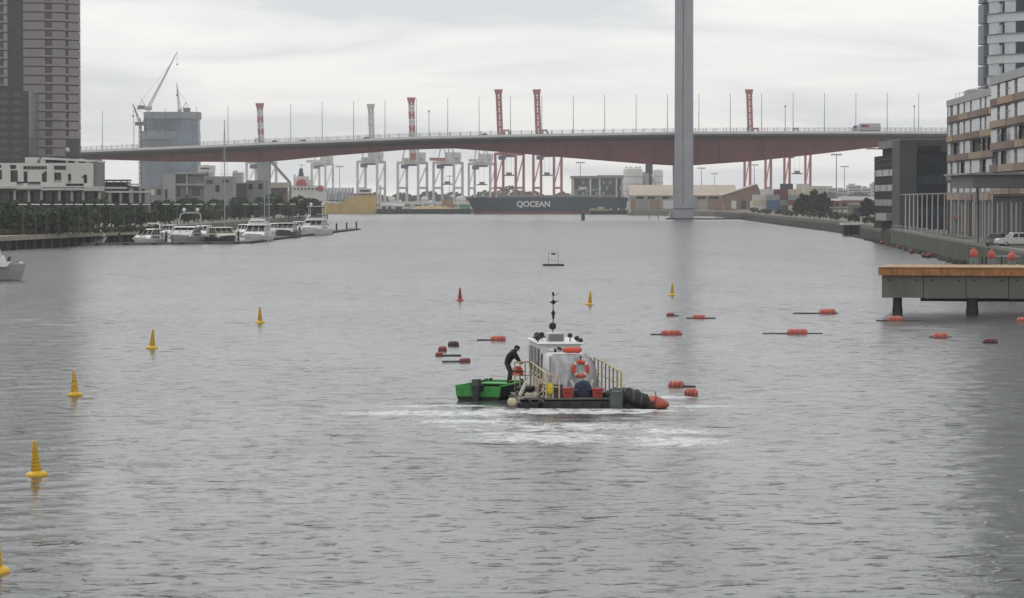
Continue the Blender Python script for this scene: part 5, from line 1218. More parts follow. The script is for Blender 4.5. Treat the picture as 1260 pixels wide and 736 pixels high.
cruiser('large grey cruiser with white radar arch and two domes', at_w(228, 300.5), 168, 13, 5.2, 1.9, 6.1, HGREY, HGREY, canopy=WHITE, arch=True, domes=2)
cruiser('cream cabin cruiser with dark hull moored beside the tall mast', at_w(274, 300.2), 205, 11, 4.6, 1.7, 4.0, HDARK, CRM)
cruiser('white flybridge cruiser moored beside the twin masts', at_w(316, 297.5), 172, 12.5, 5.0, 1.7, 5.0, WHITE, WHITE, fly=True)
cruiser('dark grey hulled launch between two white flybridge cruisers', at_w(352, 293), 172, 11, 4.8, 1.9, 4.0, HDARK, HGREY, canopy=HGREY)
cruiser('tall white motor yacht with hardtop and two domes at the pontoon end', at_w(387, 289.5), 168, 15, 5.6, 2.0, 6.9, WHITE, WHITE, fly=True, domes=2)
for x, y, L, lab in ((207, 292, 8, 'small white runabout half hidden beside the grey cruiser'), (249, 293, 9, 'white launch tucked behind the grey cruiser stern'), (300, 291, 9, 'small white cruiser behind the cream cabin cruiser'), (336, 289, 9, 'small white cruiser behind the dark grey launch'), (367, 286, 8, 'small white launch beside the tall motor yacht')):
    cruiser(lab, at_w(x, y, 0), 170, L, 3.2, 1.2, 3.2, WHITE, WHITE)
def sail(label, x, ytop, Y, extra=()):
    t = thing('sailing_yacht', label, 'yacht', (PX(x, Y), Y, 0), R(175)); hull(11, 3.4, 1.1, WHITE, t)
    MB().frus((-1.0, 1.0, -3.2, 1.6, 1.1), (-.8, .8, -3.0, 1.0, 1.65)).build('coachroof', WHITE, t)
    zt3 = PZ(ytop, Y); MB().tube((0, .6, 1), (0, .6, zt3), .14, .09, 6).build('mast', STEEL, t)
    q = MB(); q.tube((0, .6, 2.4), (0, -3.8, 2.3), .12, .1); q.build('boom', STEEL, t); MB().tube((0, .4, 2.65), (0, -3.6, 2.5), .2, .14).build('furled_sail', mat('sail_cover', (.12, .14, .2), .9), t)
    q = MB(); q.beam((-1, .6, zt3 * .55), (1, .6, zt3 * .55), .07); q.build('spreader_bar', STEEL, t)
    q = MB()
    for s in (-1, 1): q.tube((s * 1.6, .5, 1.1), (0, .6, zt3 * .97), .02, n=4)
    q.tube((0, 5.4, 1.3), (0, .6, zt3), .02, n=4); q.tube((0, -5.4, 1.1), (0, .6, zt3), .02, n=4); q.build('stay', STEEL, t)
sail('sailing yacht with a very tall dark mast behind the cream cruiser', 277, 148, 660)
sail('sailing yacht with pale mast behind the white flybridge cruiser', 326, 199, 705)
sail('sailing yacht with shorter pale mast next to its twin', 331.5, 204, 722)
# open motor boat entering at the edge
sb_ = thing('speed_boat', 'white bowrider speed boat with dark grey underside out on the river', 'boat', (PX(-33, 334), 334, 0), R(-88))
hull(9.6, 2.7, 1.30, mat('speedboat_grey', (.30, .30, .31), .45, var=.2), sb_)
MB().frus((-1.1, 1.1, -4.2, 3.6, 1.42), (-.95, .95, -4.2, 4.1, 1.98)).build('topsides', WHITE, sb_)
MB().frus((-.7, .7, 1.2, 3.4, 1.98), (-.55, .55, 1.4, 3.1, 2.6)).build('foredeck', WHITE, sb_)
MB().frus((-.6, .6, 1.6, 2.9, 2.5), (-.56, .56, 1.8, 2.7, 3.1)).build('cabin_window', DARKGLASS, sb_)
MB().frus((-.62, .62, 1.5, 2.8, 3.08), (-.1, .1, 2.0, 2.3, 3.9)).build('white_hood', WHITE, sb_)
MB().frus((-.5, .5, 3.5, 3.9, 2.0), (-.4, .4, 3.7, 4.0, 2.5)).build('windscreen', TINT, sb_)
q = MB(); q.path([(-.8, 2.2, 1.5), (-.5, 3.4, 1.9), (0, 4.6, 2.15), (.5, 3.4, 1.9), (.8, 2.2, 1.5)], .035, 6); q.tube((0, 4.4, 1.7), (0, 4.5, 2.2), .03); q.build('bow_rail', STEEL, sb_)
MB().ball((0, 5.0, 1.75), .22).build('bow_fender', WHITE, sb_)

# ------------------------------------------------------------------ marker buoys
def buoy(m, label, grp, mesh=None):
    t = thing('marker_buoy', label, 'buoy', (0, 0, 0), 0, grp)
    MB().lathe([(.05, -.15), (.30, -.12), (.345, -.02), (.345, .06), (.31, .10), (.20, .14), (.14, .17)], n=20).build('float', m, t)
    MB().lathe([(.17, .14), (.155, .3), (.10, .75), (.065, 1.04), (.02, 1.06)], n=18).build('cone', mat(m.name + '_cone', tuple(c * .82 for c in ((.66, .40, .03) if m is YELLOW else (.40, .05, .06))), .6, var=.45, scale=9, streak=.8, dirt=(.20, .10, .03) if m is YELLOW else (.15, .02, .02)), t)
    q = MB()
    for k in range(7): z = .25 + k * .11; rr = .162 - (z - .25) * .125; q.lathe([(rr, z - .012), (rr + .012, z), (rr, z + .012)], n=18)
    q.build('cone_rib', m, t)
    MB().lathe([(.04, 1.04), (.05, 1.06), (.05, 1.1), (.01, 1.12)], n=10).build('top_cap', m, t); return t
RDB = mat('red_buoy', (.42, .045, .06), .5, var=.12)
by = buoy(YELLOW, 'yellow cone marker buoy in the curving row across the open water', 'yellow marker buoys in a row'); bt_ = tree_of(by)
for i, (x, y) in enumerate(((45, 585.5), (92, 487), (187, 429), (320, 397.3), (-6, 704.5))):
    l = W(x, y); o = by if i == 0 else dup(by, l, i * 1.7, tree=bt_); o.location = l; o.rotation_euler = (R((2, -4, 3, -2, 2)[i]), R((-3, 4, -2, 3, 6)[i]), i * 1.3)
o = dup(by, W(725.5, 375), .4, 'yellow cone marker buoy afloat straight beyond the workboat mast', tree=bt_); o['group'] = 'yellow buoys past the workboat'; o.rotation_euler.y = R(3)
o = dup(by, W(827, 363.5), 1.4, 'yellow cone marker buoy afloat below the bridge tower', tree=bt_); o['group'] = 'yellow buoys past the workboat'
rbu = buoy(RDB, 'single red cone marker buoy afloat past the workboat', None); rbu.location = W(566, 370); 

# floating hose floats
FL = mat('hose_float_orange', (.52, .13, .10), .6, var=.3, scale=3.5, streak=.3, dirt=(.22, .10, .08)); FLD = mat('hose_float_red', (.22, .05, .045), .5, var=.25, scale=3); HOSE = mat('hose_black', (.03, .032, .034), .6)
def hfloat(x, y, L, r, label, grp, m, rz=0, tail=(0, 0), cat='float'):
    t = thing('hose_float', label, cat, W(x, y), rz, grp); z = r * .25
    MB().lathe([(r * .35, -L / 2), (r * .8, -L / 2 + r * .2), (r, -L / 2 + r * .6), (r, L / 2 - r * .6), (r * .8, L / 2 - r * .2), (r * .35, L / 2)], (0, 0, z), 12, 'x').build('float_body', m, t)
    for k in (-.28, 0, .28): MB().lathe([(r * .98, k * L - .025), (r * 1.012, k * L - .02), (r * 1.012, k * L + .02), (r * .98, k * L + .025)], (0, 0, z), 12, 'x').build('strap', FLD, t)
    if tail != (0, 0):
        q = MB(); q.tube((-tail[0], 0, -.02), (tail[1], 0, -.02), .10, n=8); q.build('hose', HOSE, t)
    return t
g1 = 'orange floats along the hose towards the pier'; g2 = 'floats on the hose behind the green skiff'
hfloat(1018, 386, 1.25, .28, 'orange hose float trailing black hose towards the pier, inner line', g1, FL, .05, (2.6, .8))
hfloat(1101, 395, 1.1, .28, 'orange hose float just off the pier posts', g1, FL, 0, (1.3, 2.0))
hfloat(860, 392, .95, .22, 'flat orange hose float with dark tail beyond the workboat', g1, FL, -.05, (.9, 1.2))
hfloat(825, 389, .6, .2, 'small dark red hose float beyond the workboat', g1, FLD, .1, (.2, .6))
hfloat(826, 412, 1.3, .24, 'long orange hose float with a black collar beyond the hose end', g1, FL, .04, (1.3, .7))
hfloat(981, 411, 1.3, .26, 'orange hose float in mid water on the outer line', g1, FL, .0, (2.2, 1.6))
hfloat(1157, 415.5, .95, .24, 'orange hose float in the dark reflections beyond the mid-water float', g1, FL, 0, (.7, .7))
hfloat(1219, 422, .85, .22, 'dark maroon hose float in the darkest building reflections', g1, mat('float_maroon', (.10, .03, .035), .5, var=.2), 0, (.5, .4))
hfloat(1259, 396, .9, .26, 'orange hose float under the pier between its dark posts', g1, FL, 0)
hfloat(613, 419, .95, .23, 'orange hose float with trailing black hose beyond the standing man', g2, FL, .0, (1.3, .3))
hfloat(558, 425.5, .65, .22, 'black hose float beyond the green skiff', g2, HOSE, 0)
hfloat(544.5, 432, .5, .22, 'dark red hose float paired with a smaller one beyond the skiff', g2, FLD, 0)
hfloat(540.5, 438, .42, .17, 'smallest dark red hose float beyond the skiff', g2, FLD, 0, (.2, 1.2))
hfloat(572, 445.5, .6, .17, 'flat maroon hose float close behind the green skiff', g2, FLD, .1, (1.2, .2))
hfloat(832, 476, .75, .22, 'orange float with dark end beside the red hose mouth', 'floats beside the red hose mouth', FL, -.3, (.1, .9))
hfloat(850.5, 486, .6, .23, 'round orange float with dark belly off the red hose mouth', 'floats beside the red hose mouth', FL, -.5)
rnd = random.Random(8)
for i in range(7):
    t = rnd.random(); d_ = 425 + 170 * t; X_ = 60.2 + (d_ - 417) * 12 / 193 - rnd.uniform(1.6, 2.8)
    o = thing('drift_float', 'small faded red float stranded at the foot of the mossy wall', 'float', (X_, d_, .15), rnd.uniform(0, 3), 'stranded red floats')
    MB().lathe([(.08, -.45), (.3, -.3), (.33, 0), (.3, .3), (.08, .45)], (0, 0, .15), 10, 'x').build('float_body', FLD, o); MB().lathe([(.05, .44), (.09, .5), (.05, .58)], (0, 0, .15), 8, 'x').build('eye', BLACK, o)
# small raft with a frame
rf = thing('frame_raft', 'small dark raft carrying a pale square frame in mid river', 'raft', W(681, 327)); 
MB().bevbox(-1.4, 1.4, -.8, .8, -.2, .22, .1).build('raft_deck', BLACK, rf)
for s in (-1, 1): MB().beam((s * .62, 0, .2), (s * .62, 0, 1.75), .07).build('frame_post', STEEL, rf)
MB().beam((-.62, 0, .62), (.62, 0, .62), .05).build('cross_bar', STEEL, rf); MB().beam((-.62, 0, 1.72), (.62, 0, 1.72), .05).build('cross_bar', STEEL, rf)
MB().bevbox(-.3, .3, -.12, .12, 1.4, 1.6, .05).build('sensor_box', BLACK, rf)

# ------------------------------------------------------------------ workboat (dredging barge)
BR = R(5); BO = Vector((3.0, 130.5, 0))
BLK = mat('barge_black', (.028, .03, .03), .55, var=.35, scale=2.5, streak=.4, dirt=(.07, .065, .055))
RAILY = mat('rail_yellow', (.50, .37, .13), .55, var=.25, scale=4, streak=.5, dirt=(.22, .13, .06))
RAILC = mat('rail_cream', (.56, .47, .28), .55, var=.2, scale=4, streak=.4, dirt=(.28, .17, .08))
RAILB = mat('rail_brown', (.26, .19, .11), .6, var=.3, scale=4)
wbt = thing('dredge_barge', 'small dredging workboat with white cabin and yellow side rails in churned water', 'workboat', BO, BR)
MB().bevbox(-1.75, 1.62, 0, 10.4, -.35, .34, .08).build('pontoon_hull', BLK, wbt)
MB().box(-1.70, 1.57, .03, 10.35, .34, .40).build('deck_plate', mat('deck_plate', (.16, .15, .13), .8, var=.3, scale=2), wbt)
for x in (-1.2, -.4, .4, 1.2): MB().bevbox(x - .3, x + .3, -.09, .0, -.1, .28, .04).build('rubbing_block', BLK, wbt)
MB().bevbox(-2.75, -1.78, .15, 5.2, -.3, .32, .12).build('side_pontoon', BLK, wbt)
MB().box(-2.65, -1.85, .3, 5.1, .32, .36).build('side_deck', mat('deck_plate', (.16, .15, .13)), wbt)
# rails
def rail(x0, y0, x1, y1, z0, z1, n, m, mt, mids=(.5,), mend=None):
    for i in range(n):
        t = i / (n - 1); p = Vector((x0 + (x1 - x0) * t, y0 + (y1 - y0) * t, 0)); zt4 = z0 + (z1 - z0) * t
        MB().tube((p.x, p.y, .36), (p.x, p.y, zt4), .032 if not (mend and i == 0) else .045, n=8).build('rail_post', (mend if mend and i == 0 else m), wbt)
    for k in (1.0,) + mids: MB().tube((x0, y0, .4 + (z0 - .4) * k), (x1, y1, .4 + (z1 - .4) * k), .03 if k == 1 else .022, n=8).build('rail_bar', mt, wbt)
rail(1.52, .05, 1.50, 9.6, 1.46, 1.60, 8, RAILB, RAILY, (.5,), RAILY)
rail(-1.58, .1, -1.60, 6.8, 1.42, 1.56, 6, RAILC, RAILC, (.55, .25), RAILC)
rail(-1.62, 6.8, -2.35, 6.2, 1.56, 1.58, 4, RAILC, RAILC, (.5,))
rail(-1.05, .1, -1.58, .1, 1.30, 1.42, 3, RAILC, RAILC, (.5,))
MB().tube((1.52, .02, -.05), (1.52, .02, .5), .045, n=8).build('rail_foot', RAILY, wbt)
MB().bevbox(-2.35, -1.62, 6.1, 7.0, .0, .34, .06).build('boarding_step', BLK, wbt)
# cabin
cx0, cx1, cy0, cy1, cz0, cz1 = -1.42, .37, 4.6, 9.6, .4, 2.40
cab = MB().frus((cx0, cx1, cy0, cy1, cz0), (cx0 + .03, cx1 - .03, cy0 + .05, cy1 - .1, cz1)).build('cabin', WHITE, wbt)
MB().box(cx0 + .05, cx0 + .42, cy0 - .03, cy0 + .02, 1.0, 2.0).build('stern_window', mat('smoked_window', (.10, .10, .10), .2, var=.2), cab)
for i in range(3): MB().box(cx0 - .03, cx0 + .02, cy0 + .35 + i * 1.55, cy0 + 1.65 + i * 1.55, 1.15, 2.2).build('side_window', DARKGLASS, cab)
MB().box(cx0 - .035, cx0 - .01, cy0 + .2, cy1 - .4, .95, 1.03).build('side_trim', BLACK, cab)
MB().box(cx0 + .5, cx1 - .1, cy0 - .02, cy0 + .04, 2.06, 2.3).build('stern_header', WHITE, cab)
rf_ = MB().bevbox(cx0 - .10, cx1 + .10, cy0 - .18, cy1 + .1, cz1, cz1 + .09, .04).build('cabin_roof', WHITE, wbt)
MB().bevbox(-.98, -.24, 5.7, 6.6, cz1 + .09, cz1 + .46, .05).build('roof_unit', mat('unit_grey', (.50, .50, .48), .6), rf_)
q = MB()
for i in range(6): q.box(-.92, -.30, 5.67, 5.70, cz1 + .15 + i * .045, cz1 + .175 + i * .045)
q.build('unit_grille', mat('grille', (.20, .20, .2), .6), rf_)
for x, yy in ((-1.45, 5.2), (-1.25, 7.6), (-1.02, 7.9)):
    q = MB(); q.tube((x, yy, cz1 + .08), (x, yy, cz1 + .2), .03); q.lathe([(.05, -.12), (.12, -.08), (.13, .1), (.1, .12)], (x, yy, cz1 + .28), 12, 'y'); q.build('floodlight', BLACK, rf_)
q = MB(); q.tube((-1.5, 7, cz1 + .2), (-.6, 7.2, cz1 + .22), .035); q.tube((-1.3, 7.0, cz1 + .1), (-1.3, 7.0, cz1 + .3), .05); q.build('light_bar', BLACK, rf_)
for x, yy, zz_ in ((.05, 6.2, .2), (.24, 5.2, .12), (.36, 4.9, .04)):
    q = MB(); q.lathe([(.04, -.1), (.1, -.06), (.11, .08), (.08, .1)], (x, yy, cz1 + .12 + zz_), 12, 'y'); q.tube((x, yy, cz1 + .05), (x, yy, cz1 + .12 + zz_), .025); q.build('floodlight', BLACK, rf_)
# mast and day shapes
ms = MB().tube((-.62, 6.9, cz1 + .05), (-.62, 6.9, 4.50), .028, .016, 8).build('mast', mat('mast_dark', (.05, .05, .055), .5), wbt)
MB().ball((-.64, 6.9, 3.10), .165).build('day_ball', BLACK, ms)
def dia(z, r, h, n): return MB().lathe([(.01, z - h), (r, z), (.01, z + h)], (-.61, 6.9, 0), 12).build(n, BLACK, ms)
dia(3.66, .10, .17, 'day_cone'); dia(3.50, .07, .12, 'day_cone'); dia(4.14, .13, .12, 'day_diamond')
q = MB(); q.tube((-.78, 6.9, 4.14), (-.40, 6.9, 4.18), .022); q.tube((-.62, 6.9, 4.4), (-.38, 6.9, 4.5), .012); q.lathe([(.03, 4.42), (.05, 4.46), (.05, 4.54), (.02, 4.58)], (-.62, 6.9, 0), 8); q.build('masthead_lamp', BLACK, ms)
# tarpaulin shelter behind the cabin
TARP = mat('grey_tarpaulin', (.60, .60, .61), .5, var=.16, scale=2.2, streak=.5, dirt=(.30, .30, .30), bump=.9)
q = MB(); rn = random.Random(2); prof = [(-1.30, .42), (-1.32, 1.4), (-1.28, 2.0), (-1.12, 2.13), (-.3, 2.15), (.2, 2.13), (.44, 2.0), (.58, 1.76), (.68, 1.25), (.74, .42)]
ny = 9; v = []
for j in range(ny):
    y = 1.7 + (4.75 - 1.7) * j / (ny - 1); sag = -.05 * math.sin(math.pi * ((j * 2 / (ny - 1)) % 1))
    for k, (x, z) in enumerate(prof): v.append((x + .03 * math.sin(j * 2.1 + k), y, z + (sag if 2 < k < 7 else 0)))
n = len(prof); q.add(v, [[j * n + k, j * n + k + 1, j * n + n + k + 1, j * n + n + k] for j in range(ny - 1) for k in range(n - 1)], True)
q.build('tarpaulin_cover', TARP, wbt)
def in_prof(z):   # width of the shelter at height z
    l = -1.31 if z < 2.0 else -1.28 + (z - 2.0) / .13 * .16
    rr = .74 - (z - .42) * .07 if z < 1.25 else (.68 - (z - 1.25) * .19 if z < 1.76 else .58 - (z - 1.76) * .8)
    return l, rr
q = MB(); v = []; nx, nz = 34, 16
for j in range(nz + 1):
    z = .42 + (2.13 - .42) * j / nz; l, rr = in_prof(z)
    for i in range(nx + 1):
        u = i / nx; amp = .12 * (1 - j / nz) ** .7 + .015
        v.append((l + (rr - l) * u, 1.69 + amp * math.sin(u * 24 + .9 * math.sin(j * .5) + 2 * math.sin(u * 5)) + .02 * math.sin(u * 11 + j * .5), z))
q.add(v, [[j * (nx + 1) + i, j * (nx + 1) + i + 1, (j + 1) * (nx + 1) + i + 1, (j + 1) * (nx + 1) + i] for j in range(nz) for i in range(nx)], True)
q.build('tarpaulin_curtain', TARP, wbt)
for x in (-1.28, .66): MB().tube((x, 1.62, .4), (x, 1.62, 2.05 if x < 0 else 1.5), .03, n=8).build('shelter_pole', STEEL, wbt)
q = MB(); q.tube((-.1, 1.5, .4), (-.42, 1.55, 1.05), .07, n=8); q.tube((.36, 1.5, .45), (.5, 1.52, 1.1), .06, n=8); q.build('white_strut', WHITE, wbt)
# floating hose leaving the barge
hs = thing('dredge_hose', 'fat black dredge hose arching off the barge to a red float mouth', 'hose', BO, BR)
path = [(.95, .75, .30), (1.3, .45, .46), (1.65, .2, .52), (2.0, 0, .46), (2.3, -.15, .33), (2.58, -.25, .20), (2.8, -.3, .10)]
def lumpy(pth, r0, seed, amp=.16, n=20, sub=4):
    rn_ = random.Random(seed); pts_ = []
    for a_, b_ in zip(pth, pth[1:]):
        for k in range(sub): pts_.append(Vector(a_).lerp(Vector(b_), k / sub))
    pts_.append(Vector(pth[-1])); v = []; ph = [rn_.uniform(0, 6.28) for _ in range(6)]
    for i, p in enumerate(pts_):
        d_ = (pts_[min(i + 1, len(pts_) - 1)] - pts_[max(i - 1, 0)]).normalized(); a_ = d_.cross(Vector((0, 0, 1))).normalized(); b_ = a_.cross(d_)
        for j in range(n):
            t_ = 2 * math.pi * j / n; r_ = r0 * (1 + amp * math.sin(2 * t_ + i * .9 + ph[0]) * math.sin(i * .55 + ph[1]) + amp * .6 * math.sin(5 * t_ + ph[2] + i * 1.7) + amp * .5 * math.sin(i * 2.3 + ph[3]))
            v.append(p + a_ * r_ * 1.15 * math.cos(t_) + b_ * r_ * math.sin(t_))
    m_ = len(pts_); f = [[i * n + j, i * n + (j + 1) % n, i * n + n + (j + 1) % n, i * n + n + j] for i in range(m_ - 1) for j in range(n)]
    return MB().add(v, f, True).add(v[:n], [list(range(n - 1, -1, -1))]).add(v[-n:], [list(range(n))])
RUBB = mat('weathered_rubber', (.026, .030, .030), .75, var=.5, scale=4, streak=.4, dirt=(.07, .075, .06))
lumpy(path, .29, 3).build('hose', RUBB, hs)
lumpy([(1.45, .5, .55), (1.75, .3, .62), (2.05, .1, .58), (2.3, 0, .46)], .16, 9, .3).build('rubber_sheet', RUBB, hs)
for a in path[2:5]: MB().lathe([(.30, -.04), (.335, -.03), (.335, .03), (.30, .04)], a, 16, 'x').build('hose_clamp', mat('clamp_grey', (.12, .12, .12), .6), hs)
q = MB(); d = Vector((1, -.12, -.17)).normalized(); a = Vector((2.62, -.27, .26))
for s0_, s1_, r0_, r1_ in ((0, .25, .27, .29), (.25, .5, .29, .24), (.5, .75, .24, .15), (.75, .86, .15, .05)): q.tube(a + d * s0_, a + d * s1_, r0_, r1_, 16)
q.build('red_mouth', FL, hs)
MB().bevbox(1.5, 2.62, -.1, .9, -.3, .30, .14).build('float_pad', BLK, hs)
MB().bevbox(1.75, 2.35, .2, 1.3, .1, .62, .12).build('rubber_mat', HOSE, hs)
q = MB(); b = a + d * .24; q.tube(b, b + d * .05, .305, .305, 16); q.tube(b + Vector((.05, 0, .3)), b + Vector((.05, 0, .46)), .02); q.build('mouth_band', FLD, hs)
bx = thing('grey_float_box', 'grey steel float box at the barge corner under the rail end', 'box', BO, BR)
MB().bevbox(1.02, 1.56, -.32, .0, -.2, .82, .06).build('box', mat('float_box_grey', (.10, .11, .11), .6, var=.3, scale=3, streak=.4), bx)
MB().tube((1.1, -.34, .7), (1.48, -.34, .7), .02).build('handle', STEEL, bx)
# gear lying on the barge
def crate(label, x, y, wd, h, m, name='bin', cat='bin'):
    t = thing(name, label, cat, BO + Matrix.Rotation(BR, 3, 'Z') @ Vector((x, y, .40)), BR)
    MB().frus((-wd / 2 + .03, wd / 2 - .03, -.17, .17, 0), (-wd / 2, wd / 2, -.2, .2, h)).build('tub', m, t)
    MB().bevbox(-wd / 2 - .03, wd / 2 + .03, -.23, .23, h - .01, h + .05, .02).build('rim', m, t)
    q = MB(); q.path([(-.12, -.22, h * .6), (-.12, -.27, h * .6), (.12, -.27, h * .6), (.12, -.22, h * .6)], .014, 6); q.build('handle', BLACK, t); return t
BINR = mat('bin_red', (.38, .05, .045), .5, var=.15, scale=4)
crate('red plastic bin next to the grey bin on the barge deck', -.68, .35, .46, .36, BINR)
crate('red plastic bin beyond the navy bundle by the rail', .56, .35, .42, .34, BINR)
crate('dark grey plastic bin beside the yellow bag on deck', -1.12, .45, .46, .50, mat('bin_grey', (.08, .085, .09), .55, var=.2, scale=4))
nb_ = thing('navy_bundle', 'navy blue tarpaulin bundle on deck below the lifebuoy', 'bundle', BO + Vector((-.05, .75, .40)), BR)
q = MB(); rn = random.Random(6); v = []; nr, ns = 9, 18
for j in range(nr):
    ph = math.pi * .5 * j / (nr - 1); 
    for i in range(ns):
        th_ = 2 * math.pi * i / ns; k = 1 + .09 * math.sin(3 * th_ + j) + .05 * math.sin(7 * th_ + 2 * j)
        v.append((.42 * math.cos(ph) ** .6 * math.cos(th_) * k, .32 * math.cos(ph) ** .6 * math.sin(th_) * k, .66 * math.sin(ph) * (1 + .05 * math.sin(2 * th_))))
q.add(v, [[j * ns + i, j * ns + (i + 1) % ns, (j + 1) * ns + (i + 1) % ns, (j + 1) * ns + i] for j in range(nr - 1) for i in range(ns)], True)
q.build('cover', mat('navy_canvas', (.022, .028, .06), .7, var=.4, scale=5), nb_)
MB().tube((-.4, -.22, .3), (.4, -.22, .34), .015).tube((.4, -.22, .34), (.42, .1, .34), .015).build('tie_rope', mat('rope', (.3, .28, .22), .9), nb_)
lbo = thing('lifebuoy', 'orange lifebuoy with white bands hung on the grey tarpaulin', 'lifebuoy', BO + Matrix.Rotation(BR, 3, 'Z') @ Vector((0.0, 1.55, 1.52)), BR)
def torus_seg(Rm, rm, a0, a1, n, k=8):
    q = MB(); v = []
    for i in range(n + 1):
        t = a0 + (a1 - a0) * i / n
        for j in range(k): u = 2 * math.pi * j / k; v.append(((Rm + rm * math.cos(u)) * math.cos(t), rm * math.sin(u) * .8, (Rm + rm * math.cos(u)) * math.sin(t)))
    return q.add(v, [[i * k + j, i * k + (j + 1) % k, i * k + k + (j + 1) % k, i * k + k + j] for i in range(n) for j in range(k)], True)
torus_seg(.30, .075, 0, 2 * math.pi, 36).build('ring', ORANGE, lbo)
for a_ in (45, 135, 225, 315): torus_seg(.30, .08, R(a_ - 9), R(a_ + 9), 4).build('white_band', WHITE, lbo)
MB().tube((0, 0, .36), (0, .02, .5), .02).ball((0, 0, .5), .05).build('hook', BLACK, lbo)
of_ = thing('orange_dry_bag', 'orange dry bag lying on top of the tarpaulin shelter', 'bag', BO + Matrix.Rotation(BR, 3, 'Z') @ Vector((-.25, 2.6, 2.24)), BR)
MB().lathe([(.03, -.40), (.10, -.37), (.125, -.2), (.12, .15), (.14, .28), (.07, .40), (.02, .42)], (0, 0, .02), 12, 'x').build('bag_body', ORANGE, of_)
MB().tube((-.42, 0, .05), (-.62, .0, .12), .05, .07).build('bag_neck', BLACK, of_)
rp = thing('white_roll', 'rolled white canvas with a black strap on the shelter top', 'roll', BO + Matrix.Rotation(BR, 3, 'Z') @ Vector((-.95, 2.8, 2.22)), BR)
MB().lathe([(.02, -.28), (.07, -.27), (.075, .27), (.02, .28)], (0, 0, .02), 10, 'x').build('canvas', WHITE, rp); MB().lathe([(.078, -.05), (.085, -.03), (.085, .03), (.078, .05)], (0, 0, .02), 10, 'x').build('strap', BLACK, rp)
yb = thing('yellow_bag', 'bright yellow bag hung at the end of the cream rail', 'bag', BO + Matrix.Rotation(BR, 3, 'Z') @ Vector((-1.43, .06, .55)), BR)
q = MB(); q.lathe([(.02, 0), (.10, .02), (.125, .15), (.12, .35), (.08, .46), (.03, .5)], n=12); q.build('bag_body', mat('bag_yellow', (.62, .46, .03), .6, var=.15, scale=6), yb); MB().tube((0, 0, .48), (-.1, .02, .8), .012).build('strap', BLACK, yb)
wfb = thing('white_fender', 'long white fender leaning on the side pontoon', 'fender', BO + Matrix.Rotation(BR, 3, 'Z') @ Vector((-2.45, 1.5, .38)), BR)
MB().tube((-.1, 0, .05), (.15, 0, .6), .085, .075, 12).ball((-.1, 0, .06), .085).ball((.15, 0, .6), .075).build('fender_body', mat('fender_white', (.58, .56, .50), .5), wfb); MB().tube((.16, 0, .64), (.25, .05, .85), .012).build('lanyard', BLACK, wfb)
hc = thing('hose_coil', 'coil of pale rope lying on the side pontoon', 'rope', BO + Matrix.Rotation(BR, 3, 'Z') @ Vector((-2.15, .55, .42)), BR)
for k, (rr, zz_) in enumerate(((.26, 0), (.24, .05), (.27, .1), (.2, .15))):
    v = torus_seg(rr, .028, 0, 2 * math.pi, 24, 6); v.v = [(a_, c_, b_ * .5 + zz_ + .02 * math.sin(a_ * 9)) if False else (a_, c_, zz_ + b_ * .0) for a_, b_, c_ in v.v]
    v = MB(); 
    v.path([(rr * math.cos(R(15 * i)), rr * .8 * math.sin(R(15 * i)), zz_ + .02 * math.sin(R(45 * i))) for i in range(25)], .028, 6); v.build('loop', mat('rope_pale', (.48, .45, .38), .9), hc)
bf = thing('ball_fender', 'cream ball fender at the corner of the side pontoon', 'fender', BO + Matrix.Rotation(BR, 3, 'Z') @ Vector((-3.0, .12, .24)), BR)
MB().ball((0, 0, 0), .20, 1.0, 16).build('ball', mat('fender_cream', (.58, .50, .33), .5, var=.15, scale=5), bf); MB().lathe([(.05, .17), (.06, .24), (.02, .27)], n=8).tube((0, 0, .25), (.35, .1, .3), .012).build('eye', BLACK, bf)
bpile = thing('tyre_stack', 'dark rubber gear heaped on the side pontoon behind the rope coil', 'gear', BO + Matrix.Rotation(BR, 3, 'Z') @ Vector((-2.25, 2.6, .36)), BR)
for k in range(2): MB().lathe([(.18, .02 + k * .2), (.36, .0 + k * .2), (.40, .1 + k * .2), (.36, .2 + k * .2), (.18, .18 + k * .2)], (k * .06, k * .05, 0), 16).build('tyre', BLACK, bpile)
jc = thing('jerrycan', 'blue jerrycan standing beside the dark grey bin', 'jerrycan', BO + Matrix.Rotation(BR, 3, 'Z') @ Vector((-.95, .95, .40)), BR)
MB().bevbox(-.13, .13, -.09, .09, 0, .36, .04).build('can', mat('jerrycan_blue', (.05, .09, .2), .5), jc); MB().path([(-.08, 0, .36), (-.08, 0, .42), (.06, 0, .42), (.06, 0, .36)], .014).lathe([(.03, .35), (.03, .41), (.01, .42)], (.1, 0, 0), 8).build('handle', BLACK, jc)
rn = random.Random(14)
for lab, pts_ in (('slack black hose looping over the barge edge by the rail', [(-1.7, .0, .42), (-1.85, -.12, .3), (-2.0, -.15, .12), (-2.2, -.12, .2), (-2.35, .05, .38), (-2.5, .4, .40)]),
                  ('pale mooring rope hanging between the rail and the side pontoon', [(-1.58, .1, 1.0), (-1.75, .05, .72), (-1.95, .1, .55), (-2.2, .2, .46), (-2.5, .3, .42), (-2.7, .2, .38)]),
                  ('grey cable running from the shelter down to the float box', [(.7, 1.6, 1.2), (.85, 1.2, .8), (1.0, .7, .6), (1.15, .2, .75), (1.25, -.1, .84)])):
    r_ = thing('deck_rope', lab, 'rope', BO, BR); m_ = BLACK if 'black' in lab else mat('rope_pale', (.48, .45, .38), .9) if 'pale' in lab else GREYPOLE
    MB().path(pts_, .035 if 'black' in lab else .018, 8).build('line', m_, r_); MB().ball(pts_[-1], .045).ball(pts_[0], .04).build('knot', m_, r_)
